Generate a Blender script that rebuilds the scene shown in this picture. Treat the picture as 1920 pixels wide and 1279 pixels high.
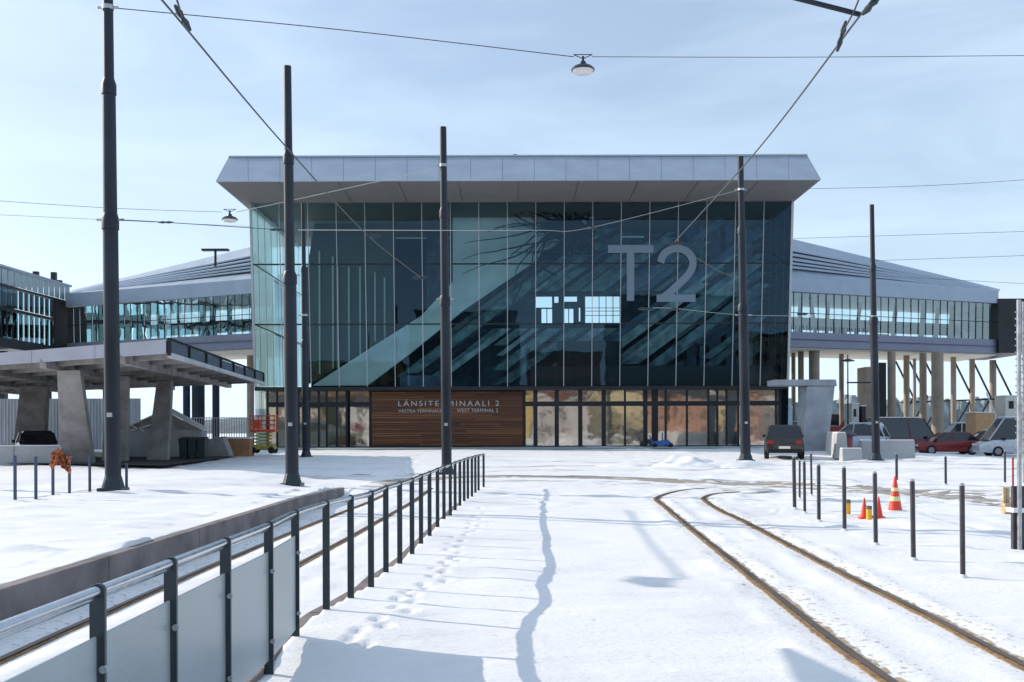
import bpy, math, random
import numpy as np
from mathutils import Vector, Matrix
random.seed(7); rng = np.random.default_rng(7)
for o in list(bpy.data.objects): bpy.data.objects.remove(o)
S = bpy.context.scene; COL = S.collection; PI = math.pi; R = math.radians
# ------------------------------------------------------------------ camera, sky, sun, exposure
F = 2000.0; CH = 1.6; HX, HY = 960.0, 810.0
cam = bpy.data.cameras.new('camera'); cam_o = bpy.data.objects.new('camera', cam); COL.objects.link(cam_o)
cam.sensor_width = 36; cam.lens = 36*F/1920; cam.shift_y = 170.5/1920; cam.clip_start = .1; cam.clip_end = 9000
cam_o.location = (0, 0, CH); cam_o.rotation_euler = (PI/2, .003, 0); S.camera = cam_o
SUN_EL, SUN_AZ = R(26), R(26)          # the sun stands left of the view and 26 degrees beyond the picture plane
sd = Vector((-math.cos(SUN_AZ)*math.cos(SUN_EL), math.sin(SUN_AZ)*math.cos(SUN_EL), math.sin(SUN_EL)))
w = bpy.data.worlds.new('World'); S.world = w; w.use_nodes = True
nt = w.node_tree; nt.nodes.clear(); N = nt.nodes.new; L = nt.links.new
sky = N('ShaderNodeTexSky'); sky.sky_type = 'NISHITA'; sky.sun_disc = False
sky.sun_elevation = SUN_EL; sky.sun_rotation = math.atan2(sd.x, sd.y); sky.altitude = 0
sky.air_density = 1.0; sky.dust_density = 1.6; sky.ozone_density = 3.0
tc = N('ShaderNodeTexCoord'); mp = N('ShaderNodeMapping'); mp.inputs['Scale'].default_value = (1.0, 1.0, 4.6); mp.inputs['Rotation'].default_value = (0, R(8), R(20))
nz = N('ShaderNodeTexNoise'); nz.inputs['Scale'].default_value = 2.3; nz.inputs['Detail'].default_value = 7; nz.inputs['Roughness'].default_value = .52; nz.inputs['Distortion'].default_value = .5
cr = N('ShaderNodeMapRange'); cr.inputs['From Min'].default_value = .36; cr.inputs['From Max'].default_value = .74; cr.inputs['To Min'].default_value = .30; cr.inputs['To Max'].default_value = .68
mx = N('ShaderNodeMix'); mx.data_type = 'RGBA'; mx.inputs[7].default_value = (6.5, 7.9, 9.4, 1)
bg = N('ShaderNodeBackground'); bg.inputs['Strength'].default_value = .134; wo = N('ShaderNodeOutputWorld')
L(tc.outputs['Generated'], mp.inputs[0]); L(mp.outputs[0], nz.inputs['Vector']); L(nz.outputs['Fac'], cr.inputs['Value'])
sx_ = N('ShaderNodeSeparateXYZ'); L(tc.outputs['Generated'], sx_.inputs[0])      # pale haze low along the whole horizon
hz = N('ShaderNodeMapRange'); hz.interpolation_type = 'SMOOTHSTEP'; hz.inputs['From Min'].default_value = -.02; hz.inputs['From Max'].default_value = .34; hz.inputs['To Min'].default_value = .9; hz.inputs['To Max'].default_value = 0; L(sx_.outputs['Z'], hz.inputs['Value'])
mxx_ = N('ShaderNodeMath'); mxx_.operation = 'MAXIMUM'; L(cr.outputs[0], mxx_.inputs[0]); L(hz.outputs[0], mxx_.inputs[1]); L(mxx_.outputs[0], mx.inputs[0]); L(sky.outputs[0], mx.inputs[6]); L(mx.outputs[2], bg.inputs['Color']); L(bg.outputs[0], wo.inputs[0])
sl = bpy.data.lights.new('sun', 'SUN'); sl.energy = 4.3; sl.angle = R(.25); sl.color = (1, .89, .76)
so = bpy.data.objects.new('sun', sl); COL.objects.link(so); so.location = (-50, 50, 60); so.rotation_euler = sd.to_track_quat('Z', 'Y').to_euler()
S.view_settings.view_transform = 'Standard'; S.view_settings.look = 'None'; S.view_settings.gamma = 1; S.view_settings.exposure = .12
S.view_settings.use_curve_mapping = False
S.render.engine = 'CYCLES'
S.cycles.transparent_max_bounces = 24; S.cycles.max_bounces = 8

# ------------------------------------------------------------------ helpers
def P(x, y, Y):            # point at distance Y that stands at a place measured in the photograph
    return Vector(((x-HX)*Y/F, Y, CH + (HY-y)*Y/F))
def ss(t): t = min(1, max(0, t)); return t*t*(3-2*t)
def terrain(X, Y):         # the square rises gently towards the terminal; the left side is banked up behind the ramp wall
    c = .48*min(1, max(0, (Y-26)/45))*(1-ss((X-20)/10)) if Y > 26 else 0
    if X < -4.43:
        l = .27 if Y < 25 else .27*max(ss((-4.43-X)/5), 1-ss((Y-25)/5)); c = max(c, l)
    return c
def G(x, y):               # point of the ground that shows at a place in the photograph
    Y = CH*F/(y-HY)
    for _ in range(60): Y = .6*Y+.4*(CH-terrain((x-HX)*Y/F, Y))*F/(y-HY)
    return Vector(((x-HX)*Y/F, Y, 0))
def tag(o, label=None, cat=None, group=None, kind=None):
    if label: o['label'] = label
    if cat: o['category'] = cat
    if group: o['group'] = group
    if kind: o['kind'] = kind
    return o
def thing(name, label, cat, loc=(0, 0, 0), rz=0, group=None):
    o = bpy.data.objects.new(name, None); COL.objects.link(o); o.location = loc; o.rotation_euler = (0, 0, rz); o.empty_display_size = .2
    return tag(o, label, cat, group)
def link(name, me, parent=None, loc=None):
    o = bpy.data.objects.new(name, me); COL.objects.link(o)
    if parent: o.parent = parent
    if loc is not None: o.location = loc
    return o
def copy_tree(o, parent=None):
    c = o.copy(); COL.objects.link(c)
    if parent: c.parent = parent
    for ch in list(o.children): copy_tree(ch, c)
    return c
class MB:
    def __init__(s): s.v = []; s.f = []
    def add(s, vs, fs):
        b = len(s.v); s.v += [tuple(v) for v in vs]; s.f += [tuple(b+i for i in f) for f in fs]; return s
    def box(s, x0, x1, y0, y1, z0, z1):
        return s.hexa([(x0,y0,z0),(x1,y0,z0),(x1,y1,z0),(x0,y1,z0)], [(x0,y0,z1),(x1,y0,z1),(x1,y1,z1),(x0,y1,z1)])
    def hexa(s, lo, hi):
        n = len(lo); fs = [tuple(range(n))[::-1], tuple(range(n, 2*n))] + [(i, (i+1) % n, n+(i+1) % n, n+i) for i in range(n)]
        return s.add(list(lo)+list(hi), fs)
    def bar(s, a, b, wd, ht=None):     # box-section bar from a to b
        a, b = Vector(a), Vector(b); ht = ht or wd; d = (b-a).normalized()
        u = d.cross(Vector((0, 0, 1)));
        if u.length < 1e-3: u = Vector((1, 0, 0))
        u.normalize(); v = u.cross(d); u = u*wd/2; v = v*ht/2
        return s.hexa([a-u-v, a+u-v, a+u+v, a-u+v], [b-u-v, b+u-v, b+u+v, b-u+v])
    def tube(s, pts, r, n=8, cap=True):
        pts = [Vector(p) for p in pts]; rs = r if isinstance(r, (list, tuple)) else [r]*len(pts); rings = []
        up = Vector((0, 0, 1)); prev = None
        for i, p in enumerate(pts):
            d = (pts[min(i+1, len(pts)-1)] - pts[max(i-1, 0)]).normalized()
            u = prev - d*prev.dot(d) if prev else d.cross(up)
            if u.length < 1e-3: u = d.cross(Vector((0, 1, 0)))
            if u.length < 1e-3: u = Vector((1, 0, 0))
            u.normalize(); prev = u; v = d.cross(u)
            rings.append([p + (u*math.cos(2*PI*k/n) + v*math.sin(2*PI*k/n))*rs[i] for k in range(n)])
        vs = [q for r_ in rings for q in r_]; fs = []
        for i in range(len(pts)-1):
            for k in range(n): fs.append((i*n+k, i*n+(k+1) % n, (i+1)*n+(k+1) % n, (i+1)*n+k))
        if cap: fs += [tuple(range(n))[::-1], tuple((len(pts)-1)*n+k for k in range(n))]
        return s.add(vs, fs)
    def lathe(s, prof, c=(0, 0, 0), n=16):
        c = Vector(c); vs = []; fs = []
        for r, z in prof: vs += [(c.x+r*math.cos(2*PI*k/n), c.y+r*math.sin(2*PI*k/n), c.z+z) for k in range(n)]
        for i in range(len(prof)-1):
            for k in range(n): fs.append((i*n+k, i*n+(k+1) % n, (i+1)*n+(k+1) % n, (i+1)*n+k))
        fs += [tuple(range(n))[::-1], tuple((len(prof)-1)*n+k for k in range(n))]
        return s.add(vs, fs)
    def build(s, name, m, parent=None, smooth=False, bevel=0, loc=None):
        me = bpy.data.meshes.new(name); me.from_pydata(s.v, [], s.f); me.materials.append(m); me.update()
        if smooth: me.shade_smooth()
        o = link(name, me, parent, loc)
        if smooth:
            md = o.modifiers.new('es', 'EDGE_SPLIT'); md.split_angle = R(40)
        if bevel:
            md = o.modifiers.new('bv', 'BEVEL'); md.width = bevel; md.segments = 2; md.limit_method = 'ANGLE'
        return o

MATS = {}
def mat(name, col, rough=.7, metal=0, var=0, scale=3, bump=0, bscale=20, col2=None, stretch=(1, 1, 1), detail=6, spec=.5, coat=0):
    if name in MATS: return MATS[name]
    m = bpy.data.materials.new(name); m.use_nodes = True; t = m.node_tree; b = t.nodes['Principled BSDF']
    b.inputs['Base Color'].default_value = (*col, 1); b.inputs['Roughness'].default_value = rough; b.inputs['Metallic'].default_value = metal
    b.inputs['Specular IOR Level'].default_value = spec; b.inputs['Coat Weight'].default_value = coat
    tcn = t.nodes.new('ShaderNodeTexCoord'); mpn = t.nodes.new('ShaderNodeMapping'); mpn.inputs['Scale'].default_value = stretch
    t.links.new(tcn.outputs['Object'], mpn.inputs[0])
    if var or col2:
        n = t.nodes.new('ShaderNodeTexNoise'); n.inputs['Scale'].default_value = scale; n.inputs['Detail'].default_value = detail
        t.links.new(mpn.outputs[0], n.inputs['Vector'])
        c2 = col2 or tuple(min(1, c*(1+var)) for c in col); c1 = tuple(c*(1-var) for c in col) if not col2 else col
        r = t.nodes.new('ShaderNodeValToRGB'); r.color_ramp.elements[0].position = .33; r.color_ramp.elements[1].position = .68
        r.color_ramp.elements[0].color = (*c1, 1); r.color_ramp.elements[1].color = (*c2, 1)
        t.links.new(n.outputs['Fac'], r.inputs[0]); t.links.new(r.outputs[0], b.inputs['Base Color'])
        rr = t.nodes.new('ShaderNodeMapRange'); rr.inputs['To Min'].default_value = max(.02, rough-.12); rr.inputs['To Max'].default_value = min(1, rough+.12)
        t.links.new(n.outputs['Fac'], rr.inputs['Value']); t.links.new(rr.outputs[0], b.inputs['Roughness'])
    if bump:
        n2 = t.nodes.new('ShaderNodeTexNoise'); n2.inputs['Scale'].default_value = bscale; n2.inputs['Detail'].default_value = 5
        t.links.new(mpn.outputs[0], n2.inputs['Vector']); bn = t.nodes.new('ShaderNodeBump'); bn.inputs['Strength'].default_value = bump; bn.inputs['Distance'].default_value = .02
        t.links.new(n2.outputs['Fac'], bn.inputs['Height']); t.links.new(bn.outputs[0], b.inputs['Normal'])
    MATS[name] = m; return m
def glass(name, tint, refl=.3, rough=.02, rcol=(1, 1, 1), wave=0, wscale=.25, milky=0, mcol=(.6, .8, .8)):
    if name in MATS: return MATS[name]
    m = bpy.data.materials.new(name); m.use_nodes = True; t = m.node_tree; t.nodes.clear(); n = t.nodes.new; l = t.links.new
    out = n('ShaderNodeOutputMaterial'); tr = n('ShaderNodeBsdfTransparent'); tr.inputs[0].default_value = (*tint, 1)
    gl = n('ShaderNodeBsdfGlossy'); gl.inputs['Color'].default_value = (*rcol, 1); gl.inputs['Roughness'].default_value = rough
    lw = n('ShaderNodeLayerWeight'); lw.inputs['Blend'].default_value = .3
    mr = n('ShaderNodeMapRange'); mr.inputs['To Min'].default_value = refl; mr.inputs['To Max'].default_value = 1
    l(lw.outputs['Fresnel'], mr.inputs['Value'])
    if wave:
        tcn = n('ShaderNodeTexCoord'); nn = n('ShaderNodeTexNoise'); nn.inputs['Scale'].default_value = wscale; nn.inputs['Detail'].default_value = 2
        bn = n('ShaderNodeBump'); bn.inputs['Strength'].default_value = 1; bn.inputs['Distance'].default_value = wave
        l(tcn.outputs['Object'], nn.inputs['Vector']); l(nn.outputs['Fac'], bn.inputs['Height']); l(bn.outputs[0], gl.inputs['Normal'])
    ms = n('ShaderNodeMixShader'); l(mr.outputs[0], ms.inputs[0]); l(gl.outputs[0], ms.inputs[2])
    if milky:
        tl = n('ShaderNodeBsdfTranslucent'); tl.inputs[0].default_value = (*mcol, 1); df = n('ShaderNodeBsdfDiffuse'); df.inputs[0].default_value = (*mcol, 1)
        m1 = n('ShaderNodeMixShader'); m1.inputs[0].default_value = .4; l(tl.outputs[0], m1.inputs[1]); l(df.outputs[0], m1.inputs[2])
        m2 = n('ShaderNodeMixShader'); m2.inputs[0].default_value = milky; l(tr.outputs[0], m2.inputs[1]); l(m1.outputs[0], m2.inputs[2]); l(m2.outputs[0], ms.inputs[1])
    else: l(tr.outputs[0], ms.inputs[1])
    l(ms.outputs[0], out.inputs[0]); MATS[name] = m; return m

M_steel = mat('pole_paint', (.018, .024, .036), .5, 0, spec=.3, var=.4, scale=1.5, stretch=(1, 1, .3), bump=.12, bscale=30)
M_post = mat('post_paint', (.02, .035, .045), .38, .2, var=.25, scale=6)
M_boll = mat('bollard_paint', (.05, .045, .055), .5, .1, var=.3, scale=5)
M_galv = mat('galvanised', (.42, .45, .48), .38, .7, var=.2, scale=9)
M_rail = mat('brushed_rail', (.55, .58, .62), .22, .9, var=.1, scale=14)
M_conc = mat('concrete', (.30, .29, .285), .85, 0, var=.25, scale=1.2, bump=.3, bscale=14)
M_concd = mat('concrete_kerb', (.17, .15, .15), .9, 0, var=.35, scale=1.6, bump=.5, bscale=22)
M_concl = mat('concrete_pale', (.42, .43, .44), .85, 0, var=.15, scale=.8, bump=.25, bscale=9)
M_roof = mat('zinc_cladding', (.34, .41, .50), .5, .25, var=.08, scale=.5)
M_roofd = mat('zinc_edge', (.08, .1, .16), .6, .2)
M_soff = mat('soffit_panel', (.26, .24, .225), .7, 0, var=.06, scale=.6)
M_dark = mat('dark_frame', (.012, .016, .022), .4, .2)
M_mull = mat('mullion_aluminium', (.45, .48, .5), .35, .6)
M_black = mat('black_rubber', (.012, .012, .013), .8)
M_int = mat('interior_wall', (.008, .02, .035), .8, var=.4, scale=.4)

# ------------------------------------------------------------------ ground: one sheet of snow
def vnoise(x, y, s, seed):
    g = np.random.default_rng(seed).random((256, 256)); xs = x/s; ys = y/s
    xi = np.floor(xs).astype(int); yi = np.floor(ys).astype(int); fx = xs-xi; fy = ys-yi
    fx = fx*fx*(3-2*fx); fy = fy*fy*(3-2*fy); a = g[xi % 256, yi % 256]; b = g[(xi+1) % 256, yi % 256]; c = g[xi % 256, (yi+1) % 256]; d = g[(xi+1) % 256, (yi+1) % 256]
    return (a*(1-fx)+b*fx)*(1-fy)+(c*(1-fx)+d*fx)*fy - .5
fence_px = [(906.5,914.4),(897,919.7),(891,924.4),(884.6,930.7),(877,935),(870,941.6),(862,948),(853,956),(844,966.6),(832,976),(820,988),(805,1004),(789,1019),(772,1037.6),(749,1055.8),(723,1074.5),(695,1102),(657,1125),(611,1150),(553,1196)]
fence_pts = [G(x, y) for x, y in fence_px][::-1]
fence_pts = [Vector((-1.64, yy, 0)) for yy in (2.35, 3.3, 4.22, 5.12, 6.1, 7.18)] + fence_pts
FX = np.array([p.x for p in fence_pts]); FY = np.array([p.y for p in fence_pts])
steps = [(500,1150),(555,1110),(590,1185),(660,1045),(700,1085),(765,970),(850,1000),(780,910),(875,930),(830,870),(880,888),(930,820),(960,840),(990,770),(1065,798),(1000,720),(1060,740),(1060,680),(1090,700),(1110,655),(1155,665),(1155,630),(1085,608),(1150,595),(1090,573),(1170,555),(1120,535),(1190,520),(1210,500),(1250,495),(1215,478),(1270,470),(1220,455),(1280,432),(1240,410),(1300,390),(1280,360),(1330,350)]
foot = [G(500+x*.3127, 840+y*.3127) for x, y in steps]
def GP(l): return [G(x, y) for x, y in l]
def smooth_path(pts, n):
    pts = [Vector(p) for p in pts]; out = []; segs = len(pts)-1
    for i in range(n):
        f = i/(n-1)*segs; k = min(int(f), segs-1); t_ = f-k
        p0 = pts[max(k-1, 0)]; p1 = pts[k]; p2 = pts[k+1]; p3 = pts[min(k+2, segs)]
        out.append(.5*((2*p1)+(p2-p0)*t_+(2*p0-5*p1+4*p2-p3)*t_*t_+(3*p1-p0-3*p2+p3)*t_**3))
    return out
lr = GP([(1395,930),(1345,916.5),(1300,918),(1255,925),(1230,936),(1248,953),(1295.6,994),(1372.7,1055.8),(1469,1133),(1527,1179),(1604,1237)])
lr += [Vector((lr[-1].x-.02, 6.0, 0)), Vector((2.45, 4.4, 0)), Vector((2.4, 2.7, 0))]
rr_ = GP([(1420,929),(1385,924),(1346,926),(1325,931),(1319,938),(1345,956),(1395,980),(1450,1009.6),(1565.5,1071),(1719.7,1148),(1920,1253)])
rr_ += [Vector((3.42, 5.4, 0)), Vector((3.38, 2.7, 0))]
RAILS = [lr[1:], rr_[1:], [Vector(p) for p in ((-3.76, 2.7, 0), (-3.76, 8, 0), (-3.77, 12, 0), (-3.7, 17, 0), (-3.55, 22, 0), (-3.3, 28, 0))], [Vector(p) for p in ((-2.7, 2.7, 0), (-2.7, 8, 0), (-2.7, 13, 0), (-2.58, 17, 0), (-2.48, 21, 0), (-2.25, 30, 0))]]
RPATH = [smooth_path(p, 200) for p in RAILS]
def rail_damp(x, y):
    d = np.full(x.shape, 9.0); sel = (np.abs(x) < 9) & (y > 1) & (y < 34); xx, yy_ = x[sel], y[sel]; dd = np.full(xx.shape, 9.0)
    for path in RPATH:
        for p in path: dd = np.minimum(dd, (xx-p.x)**2+(yy_-p.y)**2)
    d[sel] = np.sqrt(dd); return d
def height(x, y):
    near = np.clip(1-(y-60)/60, 0, 1)*np.clip(1-(np.abs(x)-45)/30, 0, 1)
    h = near*(vnoise(x, y, 3.1, 1)*.05 + vnoise(x*.5, y, .9, 2)*.028 + vnoise(x*.4, y, .31, 3)*.014 + vnoise(x*.5, y, .12, 4)*.006)
    rough = np.clip((x-4.3)/1.5, 0, 1)*near*np.clip((y-4)/4, 0, 1)
    h += rough*(np.clip(vnoise(x, y, .55, 5)-.12, 0, 1)*.12 + np.clip(vnoise(x, y*.7, 1.4, 8)-.1, 0, 1)*.16)
    h += near*np.clip(vnoise(x, y*2.2, 1.1, 9)-.2, 0, 1)*.10
    road = np.exp(-((y-(27.5+1.2*np.sin(x*.12)-.32*x))/4.2)**2)*near*(x > -4)            # churned crossing in front of the square
    for k_, off_ in enumerate((-3.6, -2.1, -.6, .7, 2.2, 3.6)):
        c_ = 27.5+1.2*np.sin(x*.12)-.32*x+off_+.25*np.sin(x*.35+k_*2); h += -.045*np.exp(-((y-c_)/.16)**2)*np.clip(vnoise(x*.5, y*.1, 1.5, 30+k_)+.55, 0, 1)*near*(x > -5) + .02*np.exp(-((y-c_-.3)/.12)**2)*near*(x > -5)
    h += road*vnoise(x, y, .42, 33)*.05
    drift = near*np.clip((y-4)/6, 0, 1)*((x < -5)+(x > 5.2))
    h += drift*np.clip(vnoise(x*.45, y*1.5, .5, 35)-.05, 0, 1)*.07
    fx = np.interp(y, FY, FX); bed = (x < fx-.06) & (x > -4.42) & (y < 31)
    bedf = np.clip((31-y)/6, 0, 1)
    h = np.where(bed, h*.9-.07*bedf + np.clip(vnoise(x, y*.4, .35, 6), 0, 1)*.06*bedf, h)
    sn = lambda q: (lambda c: c*c*(3-2*c))(np.clip(q, 0, 1))
    base = .48*np.clip((y-26)/45, 0, 1)*(1-sn((x-20)/10))
    bank = np.where(y < 25, .27, .27*np.maximum(sn((-4.43-x)/5), 1-sn((y-25)/5)))*np.clip((y+20)/3, 0, 1)
    side = (x < -4.43)
    h = np.where(side, h*1.5 + np.maximum(bank, base) - .012 + np.clip(vnoise(x*.7, y*1.6, .8, 11)-.18, 0, 1)*.10*near, h + base)
    rd = rail_damp(x, y); calm = np.clip((rd-.12)/.55, 0, 1); tz_ = base + np.where(bed, -.07*bedf, 0); h = tz_ + (h-tz_)*(.12+.88*calm) - .010*np.exp(-(rd/.10)**2)
    h = np.where(rd < 3, h + .022*np.exp(-((rd-.28)/.12)**2)*(.5+vnoise(x, y, .5, 21)*1.6), h)
    for p in foot:
        sel = (np.abs(x-p.x) < .35) & (np.abs(y-p.y) < .6); dx = x[sel]-p.x; dy = y[sel]-p.y
        h[sel] += -.038*np.exp(-((dx/.055)**2+(dy/.13)**2)**2) + .006*np.exp(-((dx/.11)**2+(dy/.2)**2))
    return h
gxs = xs = np.concatenate([[-3000,-900,-300,-120,-70,-50,-40], np.arange(-32,-12,.4), np.arange(-12,-6,.12), np.arange(-6,-4.5,.045), [-4.44,-4.42], np.arange(-4.4,9,.042), np.arange(9,14,.1), np.arange(14,32,.4), [40,50,70,120,300,900,3000]])
ys = [-400,-150,-60,-20,-5,0,1.5]; yy = 2.6
while yy < 60: ys.append(yy); yy *= 1.0055
while yy < 4200: ys.append(yy); yy *= 1.12
ys = np.array(ys); XX, YY = np.meshgrid(xs, ys); ZZ = height(XX, YY)
nr, nc = XX.shape; co = np.stack([XX, YY, ZZ], -1).reshape(-1, 3).astype(np.float32)
idx = np.arange(nr*nc).reshape(nr, nc); q = np.stack([idx[:-1, :-1], idx[:-1, 1:], idx[1:, 1:], idx[1:, :-1]], -1).reshape(-1, 4).astype(np.int32)
me = bpy.data.meshes.new('snow_ground'); me.vertices.add(len(co)); me.vertices.foreach_set('co', co.ravel()); me.loops.add(q.size); me.loops.foreach_set('vertex_index', q.ravel())
me.polygons.add(len(q)); me.polygons.foreach_set('loop_start', np.arange(0, q.size, 4, dtype=np.int32)); me.update(); me.validate(); me.shade_smooth()
M_snow = bpy.data.materials.new('snow'); M_snow.use_nodes = True; t = M_snow.node_tree; b = t.nodes['Principled BSDF']
b.inputs['Roughness'].default_value = .62; b.inputs['Specular IOR Level'].default_value = .25
g = t.nodes.new('ShaderNodeTexCoord'); n1 = t.nodes.new('ShaderNodeTexNoise'); n1.inputs['Scale'].default_value = .35; n1.inputs['Detail'].default_value = 8; n1.inputs['Roughness'].default_value = .6
r1 = t.nodes.new('ShaderNodeValToRGB'); r1.color_ramp.elements[0].position = .25; r1.color_ramp.elements[0].color = (.64, .65, .68, 1); r1.color_ramp.elements[1].position = .5; r1.color_ramp.elements[1].color = (.80, .805, .82, 1)
t.links.new(g.outputs['Object'], n1.inputs['Vector']); t.links.new(n1.outputs['Fac'], r1.inputs[0])
n3 = t.nodes.new('ShaderNodeTexNoise'); n3.inputs['Scale'].default_value = 9; n3.inputs['Detail'].default_value = 5
r3 = t.nodes.new('ShaderNodeValToRGB'); r3.color_ramp.elements[0].position = .25; r3.color_ramp.elements[0].color = (.62, .58, .52, 1); r3.color_ramp.elements[1].position = .33; r3.color_ramp.elements[1].color = (1, 1, 1, 1)
mm = t.nodes.new('ShaderNodeMix'); mm.data_type = 'RGBA'; mm.blend_type = 'MULTIPLY'; mm.inputs[0].default_value = .6
t.links.new(g.outputs['Object'], n3.inputs['Vector']); t.links.new(n3.outputs['Fac'], r3.inputs[0]); t.links.new(r1.outputs[0], mm.inputs[6]); t.links.new(r3.outputs[0], mm.inputs[7]); t.links.new(mm.outputs[2], b.inputs['Base Color'])
n2 = t.nodes.new('ShaderNodeTexNoise'); n2.inputs['Scale'].default_value = 16; n2.inputs['Detail'].default_value = 8; n2.inputs['Roughness'].default_value = .65
mpg = t.nodes.new('ShaderNodeMapping'); mpg.inputs['Scale'].default_value = (.7, 1.2, 1)
bn = t.nodes.new('ShaderNodeBump'); bn.inputs['Strength'].default_value = .6; bn.inputs['Distance'].default_value = .025
t.links.new(g.outputs['Object'], mpg.inputs[0]); t.links.new(mpg.outputs[0], n2.inputs['Vector']); t.links.new(n2.outputs['Fac'], bn.inputs['Height']); t.links.new(bn.outputs[0], b.inputs['Normal'])
me.materials.append(M_snow); ground = link('snow_ground', me); tag(ground, kind='structure')
def gz(x, y):
    xs = gxs
    i = min(max(int(np.searchsorted(xs, x))-1, 0), nc-2); j = min(max(int(np.searchsorted(ys, y))-1, 0), nr-2)
    u = (x-xs[i])/(xs[i+1]-xs[i]); v = (y-ys[j])/(ys[j+1]-ys[j])
    return float((ZZ[j, i]*(1-u)+ZZ[j, i+1]*u)*(1-v)+(ZZ[j+1, i]*(1-u)+ZZ[j+1, i+1]*u)*v)

def ribbon(name, pts, wd, m, kind='structure', lift=.006, parent=None, follow=True, n=220, edge=.3, seed=1):
    # a thin sheet laid on the snow along a smooth path
    pts = [Vector((p[0], p[1], 0)) for p in pts]; path = smooth_path(pts, n); rr = random.Random(seed); mb = MB(); k = 5; vs = []
    ws = wd if isinstance(wd, (list, tuple)) else [wd, wd]
    for i, p in enumerate(path):
        d = (path[min(i+1, len(path)-1)] - path[max(i-1, 0)]).normalized(); u = Vector((d.y, -d.x, 0)); f = i/(len(path)-1); W = ws[0]*(1-f)+ws[1]*f
        e0 = 1+edge*(rr.random()-.5); e1 = 1+edge*(rr.random()-.5)
        for j in range(k):
            s = (j/(k-1)*2-1)*.5*W*(e0 if j < 2 else e1); qx, qy = p.x+u.x*s, p.y+u.y*s; vs.append((qx, qy, gz(qx, qy)+lift))
    fs = [(i*k+j, i*k+j+1, (i+1)*k+j+1, (i+1)*k+j) for i in range(len(path)-1) for j in range(k-1)]
    o = mb.add(vs, fs).build(name, m, parent, smooth=False); 
    if kind: o['kind'] = kind
    return o
# slushy wheel tracks on the snow, ragged edges through alpha
def slush(name, col, thr, sc=2.5, st=(1, 1, 1)):
    m = bpy.data.materials.new(name); m.use_nodes = True; t = m.node_tree; b = t.nodes['Principled BSDF']; b.inputs['Base Color'].default_value = (*col, 1); b.inputs['Roughness'].default_value = .7
    g = t.nodes.new('ShaderNodeTexCoord'); mp_ = t.nodes.new('ShaderNodeMapping'); mp_.inputs['Scale'].default_value = st; n = t.nodes.new('ShaderNodeTexNoise'); n.inputs['Scale'].default_value = sc; n.inputs['Detail'].default_value = 8; n.inputs['Roughness'].default_value = .65
    r = t.nodes.new('ShaderNodeMapRange'); r.inputs['From Min'].default_value = thr; r.inputs['From Max'].default_value = thr+.12; r.inputs['To Max'].default_value = .85
    t.links.new(g.outputs['Object'], mp_.inputs[0]); t.links.new(mp_.outputs[0], n.inputs['Vector']); t.links.new(n.outputs['Fac'], r.inputs['Value']); t.links.new(r.outputs[0], b.inputs['Alpha']); return m
M_slush = slush('slush', (.36, .32, .27), .37, 1.6, (.35, 1.6, 1)); M_slush2 = slush('slush_thin', (.5, .47, .43), .5, 1.6, (.3, 2, 1)); M_mud = slush('rail_mud', (.36, .27, .16), .40, 8)
M_clump = slush('snow_grit', (.45, .36, .26), .56, 14)
ribbon('wheel_track', GP([(700,905),(930,893),(1180,899),(1488,913),(1700,927),(1912,944),(2150,968)]), [1.2, 2.9], M_slush, seed=3)
ribbon('wheel_track', GP([(560,893),(930,884),(1300,882),(1600,884),(1920,882),(2300,884)]), 1.6, M_slush2, seed=4, lift=.012)
ribbon('wheel_track', GP([(620,915),(900,903),(1200,908),(1500,930),(1700,925),(2000,922)]), 1.0, M_slush2, seed=5, lift=.018)
ribbon('wheel_track', GP([(860,876),(1100,874),(1500,874),(2000,866)]), 1.4, M_slush2, seed=6, lift=.01)
# asphalt left bare under the canopy
M_asph = mat('asphalt', (.05, .05, .052), .85, var=.3, scale=2, bump=.3, bscale=40)
def patch(name, c, m, lift, nu=30, nv=30):
    vs = []
    for j in range(nv+1):
        for i in range(nu+1):
            u, v = i/nu, j/nv; p = (Vector(c[0])*(1-u)+Vector(c[1])*u)*(1-v)+(Vector(c[3])*(1-u)+Vector(c[2])*u)*v; vs.append((p.x, p.y, terrain(p.x, p.y)+lift))
    o = MB().add(vs, [(j*(nu+1)+i, j*(nu+1)+i+1, (j+1)*(nu+1)+i+1, (j+1)*(nu+1)+i) for j in range(nv) for i in range(nu)]).build(name, m); return tag(o, kind='structure')
patch('asphalt_pavement', [(-33, 51, 0), (-13.2, 40.5, 0), (-14.5, 56, 0), (-33, 66, 0)], M_asph, .09)
patch('entrance_pavement', [(-17, 69.5, 0), (21, 69.5, 0), (20, 79, 0), (-18, 79, 0)], mat('icy_paving', (.42, .50, .52), .5, var=.2, scale=.5, stretch=(.3, 1.5, 1)), .03)

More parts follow.
